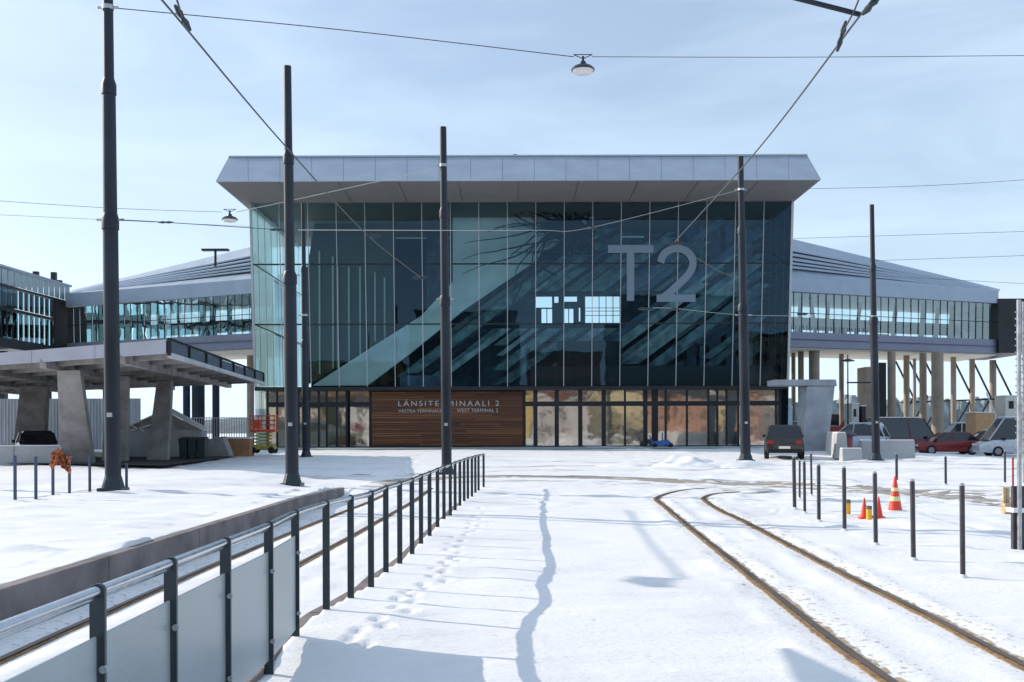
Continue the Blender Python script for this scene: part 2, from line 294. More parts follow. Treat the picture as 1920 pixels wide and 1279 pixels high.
# tram rails
def rail(name, pts, label, group=None, mud=True, wm=.16, seed=1):
    r_ = smooth_path([Vector((p[0], p[1], 0)) for p in pts], 160); root = thing(name, label, 'rail', tuple(r_[0]), 0, group)
    base = r_[0]; zs = [gz(p.x, p.y) for p in r_]; zs = [sum(zs[max(0, i-5):i+6])/len(zs[max(0, i-5):i+6]) for i in range(len(zs))]
    head = MB(); flange = MB(); 
    for mb_, off, wd, z0, z1 in ((head, -.022, .055, -.05, .020), (flange, .045, .020, -.05, .014)):
        vs = []
        for i, p in enumerate(r_):
            d = (r_[min(i+1, len(r_)-1)] - r_[max(i-1, 0)]).normalized(); u = Vector((d.y, -d.x, 0)); z = zs[i]
            for s, zz in ((-wd/2, z0), (-wd/2, z1), (wd/2, z1), (wd/2, z0)):
                c = p+u*(off+s); vs.append((c.x-base.x, c.y-base.y, z+zz))
        fs = [(i*4+j, i*4+j+1, (i+1)*4+j+1, (i+1)*4+j) for i in range(len(r_)-1) for j in range(3)]
        mb_.add(vs, fs)
    head.build('rail_head', M_railtop, root); flange.build('groove_lip', M_rust, root)
    if mud:
        for W, m, lf, nm in ((wm, M_mud, .006, 'rust_stain'), (wm*3.6, M_clump, .003, 'snow_grit')):
            vs = []; k = 5; rr = random.Random(seed)
            for i, p in enumerate(r_):
                d = (r_[min(i+1, len(r_)-1)] - r_[max(i-1, 0)]).normalized(); u = Vector((d.y, -d.x, 0)); e0 = 1+.5*(rr.random()-.5); e1 = 1+.5*(rr.random()-.5)
                for j in range(k):
                    s = (j/(k-1)*2-1)*.5*W*(e0 if j < 2 else e1) - (.02 if nm == 'rust_stain' else .1); c = p+u*s; vs.append((c.x-base.x, c.y-base.y, gz(c.x, c.y)+lf))
            fs = [(i*k+j, i*k+j+1, (i+1)*k+j+1, (i+1)*k+j) for i in range(len(r_)-1) for j in range(k-1)]
            MB().add(vs, fs).build(nm, m, root)['kind'] = 'stuff'
    return root
M_railtop = mat('rail_steel', (.13, .09, .06), .42, .6, var=.35, scale=7, stretch=(1, .2, 1)); M_rust = mat('rail_rust', (.24, .14, .06), .8, 0, var=.4, scale=9)
rail('tram_rail', lr[1:], 'left rusty rail of the curving track on the right', 'tram rails', seed=1)
rail('tram_rail', rr_[1:], 'right rusty rail of the curving track, nearer the bollards', 'tram rails', seed=2)
rail('tram_rail', [(-3.76, 2.7), (-3.76, 8), (-3.77, 12), (-3.7, 17), (-3.55, 22), (-3.3, 28)], 'tram rail running along the foot of the low concrete wall', 'tram rails', wm=.09, seed=3)
rail('tram_rail', [(-2.7, 2.7), (-2.7, 8), (-2.7, 13), (-2.58, 17), (-2.48, 21), (-2.25, 30)], 'tram rail just behind the railing with frosted panels', 'tram rails', wm=.09, seed=4)
# concrete ramp wall left of the track
root = thing('retaining_wall', 'low grey brown concrete wall holding back the snow left of the tram track', 'wall', (-4.43, 2, 0))
yw = [0, 2.9, 6.1, 9.4, 12.7, 16.1, 19.5, 22.9, 25.4]
for a_, b_ in zip(yw[:-1], yw[1:]):
    top = .285 if b_ < 20 else .27; z1a = .285 - max(0, (a_+2-22))*.018; z1b = .285 - max(0, (b_+2-22))*.018
    MB().hexa([(-.04, a_+.008, -.15), (.12, a_+.008, -.15), (.12, b_-.008, -.15), (-.04, b_-.008, -.15)], [(-.04, a_+.008, z1a), (.12, a_+.008, z1a), (.12, b_-.008, z1b), (-.04, b_-.008, z1b)]).build('wall_block', M_concd, root, bevel=.012)
# platform kerb under the railing
root = thing('platform_kerb', 'brown stone kerb at the foot of the long railing', 'kerb', tuple(fence_pts[0]))
fp = fence_pts
for a_, b_ in zip(fp[:-1], fp[1:]):
    if a_.y > 24: break
    d = (b_-a_).normalized(); u = Vector((-d.y, d.x, 0)); o0 = fp[0]; a2 = a_-o0+d*.006; b2 = b_-o0-d*.006
    z = .012 if a_.y < 11.5 else -.02
    MB().hexa([a2+u*.03+Vector((0,0,-.14)), a2+u*.17+Vector((0,0,-.14)), b2+u*.17+Vector((0,0,-.14)), b2+u*.03+Vector((0,0,-.14))][::-1], [a2+u*.03+Vector((0,0,z)), a2+u*.17+Vector((0,0,z)), b2+u*.17+Vector((0,0,z)), b2+u*.03+Vector((0,0,z))][::-1]).build('kerb_stone', M_concd, root, bevel=.01)

# ------------------------------------------------------------------ railing
rail_root = thing('platform_railing', 'long curving dark post railing with a steel handrail, frosted panels at its near end', 'railing', tuple(fp[0]))
o0 = fp[0]; HTOP = .985
pm = None
for i, p in enumerate(fp):
    d = (fp[min(i+1, len(fp)-1)] - fp[max(i-1, 0)]).normalized(); rz = math.atan2(d.y, d.x)
    if pm is None:
        mb = MB(); mb.box(-.012, .012, -.031, .031, -.12, HTOP-.005)
        # rounded head that hugs the rail
        prof = [(-.031, HTOP-.01)] + [(.031*math.cos(a), HTOP-.01+.031*math.sin(a)) for a in [PI*k/8 for k in range(8, -1, -1)]][1:]
        mb.hexa([(-.015, u, z) for u, z in prof], [(.015, u, z) for u, z in prof])
        pm = mb; po = mb.build('post', M_post, rail_root, bevel=.003)
    else: po = po.copy(); COL.objects.link(po)
    po.location = p-o0; po.rotation_euler = (0, 0, rz)
rp = smooth_path(fp, 160)
def offs(path, side, z):
    out = []
    for i, p in enumerate(path):
        d = (path[min(i+1, len(path)-1)] - path[max(i-1, 0)]).normalized(); u = Vector((-d.y, d.x, 0)); c = p-o0+u*side; out.append(Vector((c.x, c.y, z)))
    return out
MB().tube(offs(rp, .0, HTOP-.008), .021, 12).build('handrail', M_rail, rail_root, smooth=True)
MB().tube(offs(rp, .004, HTOP-.036), .010, 6).build('lower_rail', M_rail, rail_root, smooth=True)
M_frost = mat('frosted_panel', (.30, .35, .37), .3, .1, var=.12, scale=1.1, bump=.05, bscale=60)
for i in range(0, 6):
    a_, b_ = fp[i]-o0, fp[i+1]-o0; d = (b_-a_).normalized(); u = Vector((d.y, -d.x, 0)); a2 = a_+d*.03; b2 = b_-d*.03
    lo = [a2-u*.006, b2-u*.006, b2+u*.006, a2+u*.006]
    MB().hexa([Vector((v.x, v.y, .07)) for v in lo], [Vector((v.x, v.y, .80)) for v in lo]).build('frosted_panel', M_frost, rail_root, bevel=.003)
for i in range(1, 7):
    for z in (.2, .67):
        c = fp[i]-o0
        MB().tube([(c.x+.03, c.y-.016, z), (c.x+.03, c.y-.03, z)], .016, 10).build('clamp', M_galv, rail_root)
        
U = .7                     # the terminal and the things round it are drawn in site units of 0.7 m
def site(root, u=U, z=.48): root.location = (root.location.x*u, root.location.y*u, z+root.location.z*u); root.scale = (u, u, u)
# ------------------------------------------------------------------ terminal tower
YF = 110.0; X0, X1 = -26.9, 29.0; XB0, XB1 = -26.45, 28.45; HB, HT = 6.35, 25.3; YBK = 136.0
T = thing('terminal_building', 'large glass fronted harbour terminal with projecting metal roof and low swept wings', 'terminal', ((X0+X1)/2, YF, 0))
TC = Vector(((X0+X1)/2, YF, 0))
def tb(mb, name, m, parent=None, **k):
    mb.v = [tuple(Vector(v)-TC) for v in mb.v]; return mb.build(name, m, parent or T, **k)
def sub(mb, name, m, parent, **k):   # under a part whose origin is T's origin
    mb.v = [tuple(Vector(v)-TC) for v in mb.v]; return mb.build(name, m, parent, **k)
# roof: sloping fascia panels, soffit, top
yb0, yt0 = 100.6, 105.2; zb, zt = HT+.02, 28.75; RX0, RX1 = -27.8, 29.15
mb = MB().hexa([(RX0, yb0+.1, zb), (RX1, yb0+.1, zb), (RX1, YBK, zb), (RX0, YBK, zb)], [(RX0, yb0+.1, zb+.05), (RX1, yb0+.1, zb+.05), (RX1, YBK, zb+.05), (RX0, YBK, zb+.05)])
soff = tb(mb, 'soffit', M_soff)
for i in range(1, 20):
    x = RX0+(RX1-RX0)*i/20
    sub(MB().box(x-.008, x+.008, yb0+.2, YF-.1, zb-.03, zb-.002), 'soffit_seam', M_dark if i % 2 == 0 else M_soff, soff) if i % 2 == 0 else None
mb = MB().hexa([(RX0+.1, yb0+.25, zb+.07), (RX1-.1, yb0+.25, zb+.07), (RX1-.1, YBK, zb+.07), (RX0+.1, YBK, zb+.07)], [(RX0+.1, yt0+.2, zt-.1), (RX1-.1, yt0+.2, zt-.1), (RX1-.1, YBK, zt-.1), (RX0+.1, YBK, zt-.1)])
roof = tb(mb, 'roof', M_roofd)
n = 19
for i in range(n):
    a = RX0+(RX1-RX0)*i/n; b_ = RX0+(RX1-RX0)*(i+1)/n; gpx = .014
    lo = [(a+gpx, yb0, zb), (b_-gpx, yb0, zb), (b_-gpx, yb0+.2, zb+.02), (a+gpx, yb0+.2, zb+.02)]; ta = max(RX0, a*1.046) if i else RX0; tb_ = min(RX1, b_*1.046) if i < n-1 else RX1; hi = [(ta+gpx, yt0, zt), (tb_-gpx, yt0, zt), (tb_-gpx, yt0+.25, zt-.05), (ta+gpx, yt0+.25, zt-.05)]
    sub(MB().hexa(lo, hi), 'fascia_panel', M_roof, roof)
sub(MB().box(RX0-.05, RX1+.05, yt0-.08, yt0+.3, zt+.004, zt+.16), 'roof_edge', M_galv, roof)
sub(MB().box(RX0-.02, RX1+.02, yb0-.06, yb0+.1, zb-.06, zb-.004), 'drip_edge', M_galv, roof)
for xs_ in (RX0, RX1):
    s = -1 if xs_ < 0 else 1
    sub(MB().hexa([(xs_, yb0, zb), (xs_+s*.08, yb0, zb), (xs_+s*.08, YBK, zb), (xs_, YBK, zb)][::s], [(xs_, yt0, zt), (xs_+s*.08, yt0, zt), (xs_+s*.08, YBK, zt), (xs_, YBK, zt)][::s]), 'side_panel', M_roof, roof)
# small roof hatches that show over the edge
sub(MB().box(0.2, .6, yt0+1, yt0+1.5, zt+.1, zt+.5), 'roof_vent', M_dark, roof)
G_main = glass('facade_glass', (.64, .84, .88), .03, .012, (.42, .66, .9), wave=.004, wscale=.3)
G_side = glass('fritted_glass', (.6, .82, .85), .15, .1, (.9, 1, 1), milky=.7, mcol=(.62, .76, .76))
rows = [HB, 12.75, 18.95, HT]
def fx_(i, z, n=19):
    f = (z-HB)/(HT-HB); l = XB0+(X0-XB0)*f; r = XB1+(X1-XB1)*f; return l+(r-l)*i/n
for r_ in range(3):
    z0, z1 = rows[r_]+.06, rows[r_+1]-.06
    for i in range(19):
        j = random.uniform(-.004, .004); k2 = random.uniform(-.004, .004)
        a, b_, c, d = (fx_(i, z0)+.07, YF+j, z0), (fx_(i+1, z0)-.07, YF-j, z0), (fx_(i+1, z1)-.07, YF-j+k2, z1), (fx_(i, z1)+.07, YF+j+k2, z1)
        off = Vector((0, .03, 0))
        tb(MB().add([a, b_, c, d], [(0, 1, 2, 3)]), 'glass_pane', G_main)
for i in range(20):
    lo = fx_(i, HB-.05); hi = fx_(i, HT); w2 = .035 if 0 < i < 19 else .12
    tb(MB().hexa([(lo-w2, YF-.14, HB-.05), (lo+w2, YF-.14, HB-.05), (lo+w2, YF+.04, HB-.05), (lo-w2, YF+.04, HB-.05)], [(hi-w2, YF-.14, HT), (hi+w2, YF-.14, HT), (hi+w2, YF+.04, HT), (hi-w2, YF+.04, HT)]), 'mullion', M_mull)
for z in rows[1:3]: tb(MB().box(fx_(0, z)+.02, fx_(19, z)-.02, YF-.05, YF+.16, z-.07, z+.07), 'transom', M_dark)
tb(MB().box(XB0-.05, XB1+.05, YF-.2, YF+.6, HB-.42, HB-.06), 'base_beam', M_dark)
# side walls with mullions, fritted
for s, xb, xt in ((-1, XB0, X0), (1, XB1, X1)):
    sw = tb(MB().add([(xb, YF+.15, .1), (xb, YBK, .1), (xt, YBK, HT), (xt, YF+.15, HT)], [(0, 1, 2, 3)]), 'side_wall', G_side if s < 0 else glass('side_glass', (.35, .5, .6), .02, .03, (.1, .15, .2)))
    for k in range(1, 9):
        y = YF+k*3.1; sub(MB().bar((xb+s*.05, y, .1), (xt+s*.05, y, HT), .12), 'mullion', M_mull, sw)
    for z in rows[:3]: sub(MB().bar((xb+s*.06, YF+.3, z), (xb+s*.06, YBK, z), .1), 'transom', M_dark, sw)
# interior
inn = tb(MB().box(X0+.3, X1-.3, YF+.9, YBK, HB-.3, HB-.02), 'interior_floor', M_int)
def wallhole(mb, x0, x1, z0, z1, holes, y0, y1):
    xs_ = sorted({x0, x1, *[h[0] for h in holes], *[h[1] for h in holes]}); zs = sorted({z0, z1, *[h[2] for h in holes], *[h[3] for h in holes]})
    for a, b_ in zip(xs_[:-1], xs_[1:]):
        for c, d in zip(zs[:-1], zs[1:]):
            mx_, mz = (a+b_)/2, (c+d)/2
            if not any(h[0] < mx_ < h[1] and h[2] < mz < h[3] for h in holes): mb.box(a, b_, y0, y1, c, d)
    return mb
def ph(x0, x1, y1, y0, Y): a = P(x0, y0, Y); b_ = P(x1, y1, Y); return (a.x, b_.x, a.z, b_.z)
YW = 130.0
hp = [(1005, 1036, 556, 577), (1016, 1036, 579, 607), (1040, 1048, 556, 568), (1058, 1083, 556, 566), (1059, 1076, 579, 607), (1086, 1089, 577, 603), (1098, 1163, 556, 607)]
holes = [ph(*h, YW) for h in hp]
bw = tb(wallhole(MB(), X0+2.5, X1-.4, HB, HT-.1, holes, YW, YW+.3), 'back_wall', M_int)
for x in (1111, 1124, 1137, 1150): 
    a = P(x, 607, YW-.05); b_ = P(x, 556, YW-.05); sub(MB().bar(a, b_, .09), 'window_bar', M_dark, bw)
for y in (578, 584, 592):
    sub(MB().bar(P(1098, y, YW-.15), P(1163, y, YW-.15), .07), 'window_bar', M_dark, bw)
for x in (1026, 1067): sub(MB().bar(P(x, 607, YW-.05), P(x, 577, YW-.05), .1), 'window_bar', M_dark, bw)
tb(MB().box(-5, X1-.6, 124, YW-.02, 12.5, 12.8), 'gallery_floor', M_int)
# thick slab coloured pale as the wedge of sunlight behind the glass
M_slope = mat('wedge_pale', (.66, .70, .68), .6, 0, col2=(.92, .95, .90), scale=.22, stretch=(1, 1, 1.6))
def poly_slab(pts, Y, th): 
    lo = [P(x, y, Y) for x, y in pts]; hi = [v+Vector((0, th, 0)) for v in lo]; return MB().hexa(lo[::-1], hi[::-1])
tb(poly_slab([(586,722),(690,722),(770,662),(872,580),(990,500),(1156,378),(850,378),(850,528),(790,592),(690,655)], 118.0, .5), 'sunlight_wedge', M_slope)
cols = [mat('mottled_teal', (.06, .11, .13), .6, col2=(.26, .38, .40), scale=.9), mat('mottled_blue', (.03, .06, .11), .6, col2=(.12, .19, .28), scale=.7), mat('mottled_pale', (.16, .24, .26), .6, col2=(.48, .58, .58), scale=.8)]
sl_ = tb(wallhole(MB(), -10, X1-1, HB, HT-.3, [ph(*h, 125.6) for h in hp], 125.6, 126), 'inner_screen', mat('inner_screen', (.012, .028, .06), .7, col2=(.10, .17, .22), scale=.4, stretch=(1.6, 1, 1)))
rs = random.Random(5)
for k in range(85):  # slanted bars put in for the diagonal streaks in the glass
    c = rs.uniform(20, 640) if k > 12 else 25+k*42
    wd = rs.uniform(6, 20); x0 = 690+c; x1 = x0+rs.uniform(180, 420); sx = -.735
    y0 = 722-rs.uniform(0, 90); x1 = min(x1, 1420); y1 = y0+(x1-x0)*sx
    if y1 < 384: x1 = x0+(384-y0)/sx; y1 = 384
    Y = rs.uniform(119, 124)
    if any(1000-wd*1.5 < x0+(yy_-y0)/sx < 1172 for yy_ in (552, 570, 590, 610)):       # stop short of the far window
        xe = x0+(616-y0)/sx; xu = x0+(546-y0)/sx
        if xe < 1172 and xe-x0 > 30 and k % 2: x1 = xe; y1 = 616
        elif xu > 1000-wd*1.5 and x1-xu > 40: x0 = xu; y0 = 546
        else: continue
    lo = [P(x0, y0, Y), P(x0+wd*1.5, y0, Y), P(x1+wd*1.5, y1, Y), P(x1, y1, Y)]
    tb(MB().hexa(lo[::-1], [v+Vector((0, .25, 0)) for v in lo][::-1]), 'diagonal_streak', cols[rs.choice([0, 0, 1, 2])])
# left: dark olive panel with pale fins
ol = tb(poly_slab([(598, 380), (742, 380), (742, 640), (690, 652), (586, 716), (566, 722), (566, 560)], 121.0, .4), 'olive_panel', mat('olive_panel', (.05, .055, .03), .6, 0, var=.4, scale=.3))
for x, ya, yb_ in ((600, 470, 700), (625, 480, 690), (634, 500, 690), (655, 500, 680), (676, 500, 672), (704, 510, 640), (722, 520, 640)):
    a = P(x, ya, 120.7); b_ = P(x, yb_, 120.7); sub(MB().bar(a, b_, .18), 'fin', mat('pale_fin', (.5, .52, .38), .6), ol)
for x0, x1, c in ((1288, 1306, 1), (1312, 1322, 0), (1330, 1352, 1), (1362, 1380, 1), (1400, 1412, 0), (1432, 1446, 1), (1452, 1460, 0)):
    lo = [P(x0, 722, 122.5), P(x1, 722, 122.5), P(x1, 384, 122.5), P(x0, 384, 122.5)]
    tb(MB().hexa(lo[::-1], [v+Vector((0, .5, 0)) for v in lo][::-1]), 'interior_column', cols[c])
tb(MB().box(2, X1-.7, 113.5, 113.7, HB, 8.6), 'dark_balustrade', mat('dark_balustrade', (.008, .012, .018), .5))
tb(MB().box(-12, -7, 114.5, 116, HB, 7.7), 'reception_desk', cols[1]); tb(MB().box(5, 12, 116.5, 118, HB, 11.5), 'dark_kiosk', mat('kiosk', (.006, .01, .015), .6))
# dark strands added behind the glass for its branch-like pattern
sc = thing('pattern_strands', 'tangle of dark curving strands added for the branch-like pattern in the glass left of the letter T', 'strand_pattern', tuple(P(1000, 450, 115.5)))
so_ = Vector(sc.location); M_str = mat('dark_strand', (.008, .016, .02), .6)
for k in range(62):
    core = k % 3 == 0
    x, y = rs.gauss(1085, 22), rs.gauss(440, 24); a0 = rs.uniform(2.2, 4.0) if not core else rs.uniform(0, 6.28); ln = rs.uniform(60, 250) if not core else rs.uniform(30, 90)
    pts = [P(x, y, 115.5+rs.uniform(-.6, .6))-so_]; cv = rs.uniform(-.16, .16); n_s = 10
    for s_ in range(n_s):
        a0 += cv+rs.uniform(-.22, .22); x += math.cos(a0)*ln/n_s; y -= math.sin(a0)*ln/n_s*.8
        if not (856 < x < 1190 and 384 < y < 640): break
        pts.append(P(x, y, 115.5+rs.uniform(-.3, .3))-so_)
    if len(pts) > 3:
        m_ = len(pts)*3; MB().tube(smooth_path(pts, m_), [(.17*(1-i/m_)+.03)*(1.5 if core else .8) for i in range(m_)], 5).build('strand', M_str, sc, smooth=True)
# lettering on the glass
def text(body, m, name, size_to, depth=.03, space=1, parent=T, origin=TC, bold=0):
    cu = bpy.data.curves.new(name, 'FONT'); cu.body = body; cu.extrude = depth; cu.space_character = space; cu.offset = bold
    tmp = bpy.data.objects.new('tmp', cu); COL.objects.link(tmp); bpy.context.view_layer.update()
    me = bpy.data.meshes.new_from_object(tmp.evaluated_get(bpy.context.evaluated_depsgraph_get())); bpy.data.objects.remove(tmp)
    n_ = len(me.vertices); a = np.empty(n_*3, np.float32); me.vertices.foreach_get('co', a); a = a.reshape(-1, 3)
    mn, mxx = a.min(0), a.max(0); (x0, x1, z0, z1, y) = size_to
    out = np.empty_like(a); out[:, 0] = x0+(a[:, 0]-mn[0])/(mxx[0]-mn[0])*(x1-x0)-origin[0]; out[:, 2] = z0+(a[:, 1]-mn[1])/(mxx[1]-mn[1])*(z1-z0)-origin[2]; out[:, 1] = y-a[:, 2]-origin[1]
    me.vertices.foreach_set('co', out.ravel()); me.materials.clear(); me.materials.append(m); me.update()
    # one object per character
    par = list(range(n_))
    def fd(i):
        while par[i] != i: par[i] = par[par[i]]; i = par[i]
        return i
    for e in me.edges: par[fd(e.vertices[0])] = fd(e.vertices[1])
    comps = {}
    for i in range(n_): comps.setdefault(fd(i), []).append(i)
    cl = sorted(([out[c, 0].min(), out[c, 0].max(), list(c)] for c in comps.values()), key=lambda q: q[0]); mg = []
    for c in cl:
        if mg and c[0] < mg[-1][1]-.005: mg[-1][1] = max(mg[-1][1], c[1]); mg[-1][2] += c[2]
        else: mg.append(c)
    for c in mg:
        ids = {v: k for k, v in enumerate(c[2])}; q = MB(); q.v = [tuple(float(z) for z in out[v]) for v in c[2]]; q.f = [tuple(ids[v] for v in p.vertices) for p in me.polygons if p.vertices[0] in ids]; q.build('letter', m, parent)
M_let = mat('letter_film', (.17, .235, .30), .5, 0)
def sz(x0, x1, y0, y1, Y): a = P(x0, y1, Y); b_ = P(x1, y0, Y); return (a.x, b_.x, a.z, b_.z, Y)
def poly_let(pts, name): 
    lo = [P(x, y, YF-.2) for x, y in pts]; return tb(MB().hexa(lo, [v+Vector((0, .04, 0)) for v in lo]), name, M_let)
tl = MB(); 
for (x0, x1, y0, y1) in ((1141, 1226, 460, 475), (1176, 1190, 475, 565)):
    a = P(x0, y1, YF-.2); b_ = P(x1, y0, YF-.2); tl.box(a.x, b_.x, YF-.2, YF-.16, a.z, b_.z)
tb(tl, 'letter_t', M_let)
# the figure 2 as a swept band
arc = [(1239+.0, 493)] + [(1270+30*math.cos(t_)*-1, 494-27*math.sin(t_)) for t_ in [.15*PI*k/3 for k in range(1, 20)] if t_ < PI*1.0] + [(1300, 497), (1297, 507), (1288, 520), (1272, 535), (1256, 550), (1240, 562)]
c2 = []; 
path = smooth_path([Vector((x, y, 0)) for x, y in arc], 60); left = []; right = []
for i, p in enumerate(path):
    d = (path[min(i+1, 59)]-path[max(i-1, 0)]).normalized(); u = Vector((d.y, -d.x, 0))*7; left.append(p+u); right.append(p-u)
m2 = MB(); vs = []
for y_ in (YF-.2, YF-.16):
    for q_ in (left, right): vs += [P(v.x, v.y, y_) for v in q_]
fs = [(i, i+1, 61+i, 60+i) for i in range(59)] + [(120+i, 180+i, 181+i, 121+i) for i in range(59)]
m2.add(vs, fs); a = P(1232, 567, YF-.2); b_ = P(1305, 553, YF-.2); m2.box(a.x, b_.x, YF-.203, YF-.157, a.z, b_.z)
tb(m2, 'figure_2', M_let)
tb(MB().bar(P(1168, 445, YF+1.2), P(1209, 445, YF+1.2), .14), 'ceiling_light', mat('pale_strip', (.6, .7, .72), .5))

# ground floor
YG = 111.4
G_shop = glass('shop_glass', (.85, .85, .78), .42, .05, (1, .97, .92), wave=.010, wscale=.5)
gf = tb(MB().box(XB0, XB1, 114.5, 114.9, 0, HB-.45), 'ground_floor_wall', mat('mottled_inner_wall', (.58, .47, .38), .8, col2=(.80, .74, .66), scale=.6))  # mottled in the colours of the reflections in the shop panes
# wood cladding, planks one by one
wx0, wx1 = P(697, 800, YG).x, P(981, 800, YG).x
ww = tb(MB().box(wx0, wx1, YG-.2, YG+.3, .05, HB-.42), 'wood_wall', mat('batten_dark', (.03, .015, .008), .8))
woods = [mat('wood_%d' % k, c, .55, 0, var=.3, scale=2.2, stretch=(.15, 1, 4)) for k, c in enumerate([(.19, .070, .026), (.15, .053, .02), (.22, .085, .032), (.12, .042, .017)])]
npk = 24; zt_ = HB-.5
for k in range(npk):
    z0 = .22+(zt_-.22)*k/npk; z1 = .22+(zt_-.22)*(k+1)/npk-.045
    cuts = [wx0+.03]; x = wx0+rs.uniform(3, 6)
    while x < wx1-1.5: cuts.append(x); x += rs.uniform(3.5, 6)
    cuts.append(wx1-.03)
    for a, b_ in zip(cuts[:-1], cuts[1:]): sub(MB().box(a+.01, b_-.01, YG-.26-rs.uniform(0, .015), YG-.203, z0, z1), 'plank', rs.choice(woods), ww)
M_white = mat('sign_white', (.82, .80, .78), .5)
text('L\u00c4NSITERMINAALI 2', mat('sign_pale', (.62, .58, .56), .5), 'sign_lettering', sz(747, 936, 749, 761, YG-.34), .04, 1.35)
text('V\u00c4STRA TERMINALEN 2', mat('sign_white_thin', (.6, .57, .54), .5), 'sign_lettering', sz(747, 842, 766, 773, YG-.33), .04, 1.1)
text('WEST TERMINAL 2', MATS['sign_white_thin'], 'sign_lettering', sz(857, 934, 766, 773, YG-.33), .04, 1.1)
# shopfronts: frames and panes
def shop(xa, xb, mull, low, name):
    fr = MB(); a = P(xa, 838, YG); b_ = P(xb, 838, YG); z1 = HB-.42
    zb_ = P(0, 757, YG).z
    fr.box(a.x, b_.x, YG-.1, YG+.1, zb_-.28, zb_+.22); fr.box(a.x, b_.x, YG-.08, YG+.08, .03, .14); 
    o = tb(fr, name, M_dark)
    ms_ = [xa]+list(mull)+[xb]
    for x in ms_: q_ = P(x, 800, YG).x; sub(MB().box(q_-(.1 if x not in low else .22), q_+(.1 if x not in low else .22), YG-.12, YG+.12, .03, z1), 'frame_post', M_dark, o)
    for x0, x1 in zip(ms_[:-1], ms_[1:]):
        q0, q1 = P(x0, 0, YG).x+.1, P(x1, 0, YG).x-.1
        if q1-q0 < .1: continue
        j = random.uniform(-.02, .02)
        for z0_, z1_, nm in ((.14, zb_-.28, 'door_pane' if x0 in low else 'window_pane'), (zb_+.22, z1, 'upper_pane')):
            sub(MB().add([(q0, YG+j, z0_), (q1, YG-j, z0_), (q1, YG-j, z1_), (q0, YG+j, z1_)], [(0, 1, 2, 3)]), nm, G_shop, o)
    return o
shop(502, 694, [520, 536, 560, 580, 598, 613, 632, 652, 655], [652], 'shop_front')
shop(984, 1462, [1004, 1044, 1088, 1132, 1172, 1210, 1226, 1232, 1248, 1288, 1328, 1345, 1362, 1384, 1398, 1455], [1004, 1044, 1088, 1132, 1210, 1226], 'shop_front')
# coloured boards added behind the shop windows for the panes' mixed colours
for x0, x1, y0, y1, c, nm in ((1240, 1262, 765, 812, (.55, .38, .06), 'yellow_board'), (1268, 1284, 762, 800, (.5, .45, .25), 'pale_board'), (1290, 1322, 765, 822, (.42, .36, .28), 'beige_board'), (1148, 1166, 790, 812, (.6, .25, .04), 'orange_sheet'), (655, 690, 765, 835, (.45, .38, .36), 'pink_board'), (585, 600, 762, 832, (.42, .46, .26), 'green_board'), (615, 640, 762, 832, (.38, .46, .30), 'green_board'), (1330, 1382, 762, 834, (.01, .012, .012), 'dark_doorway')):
    a = P(x0, y1, 113); b_ = P(x1, y0, 113); tb(MB().box(a.x, b_.x, 113, 113.3, max(a.z, .1), b_.z), nm, mat('b_'+nm, c, .7, var=.25, scale=1.5, stretch=(2, 1, .4)))

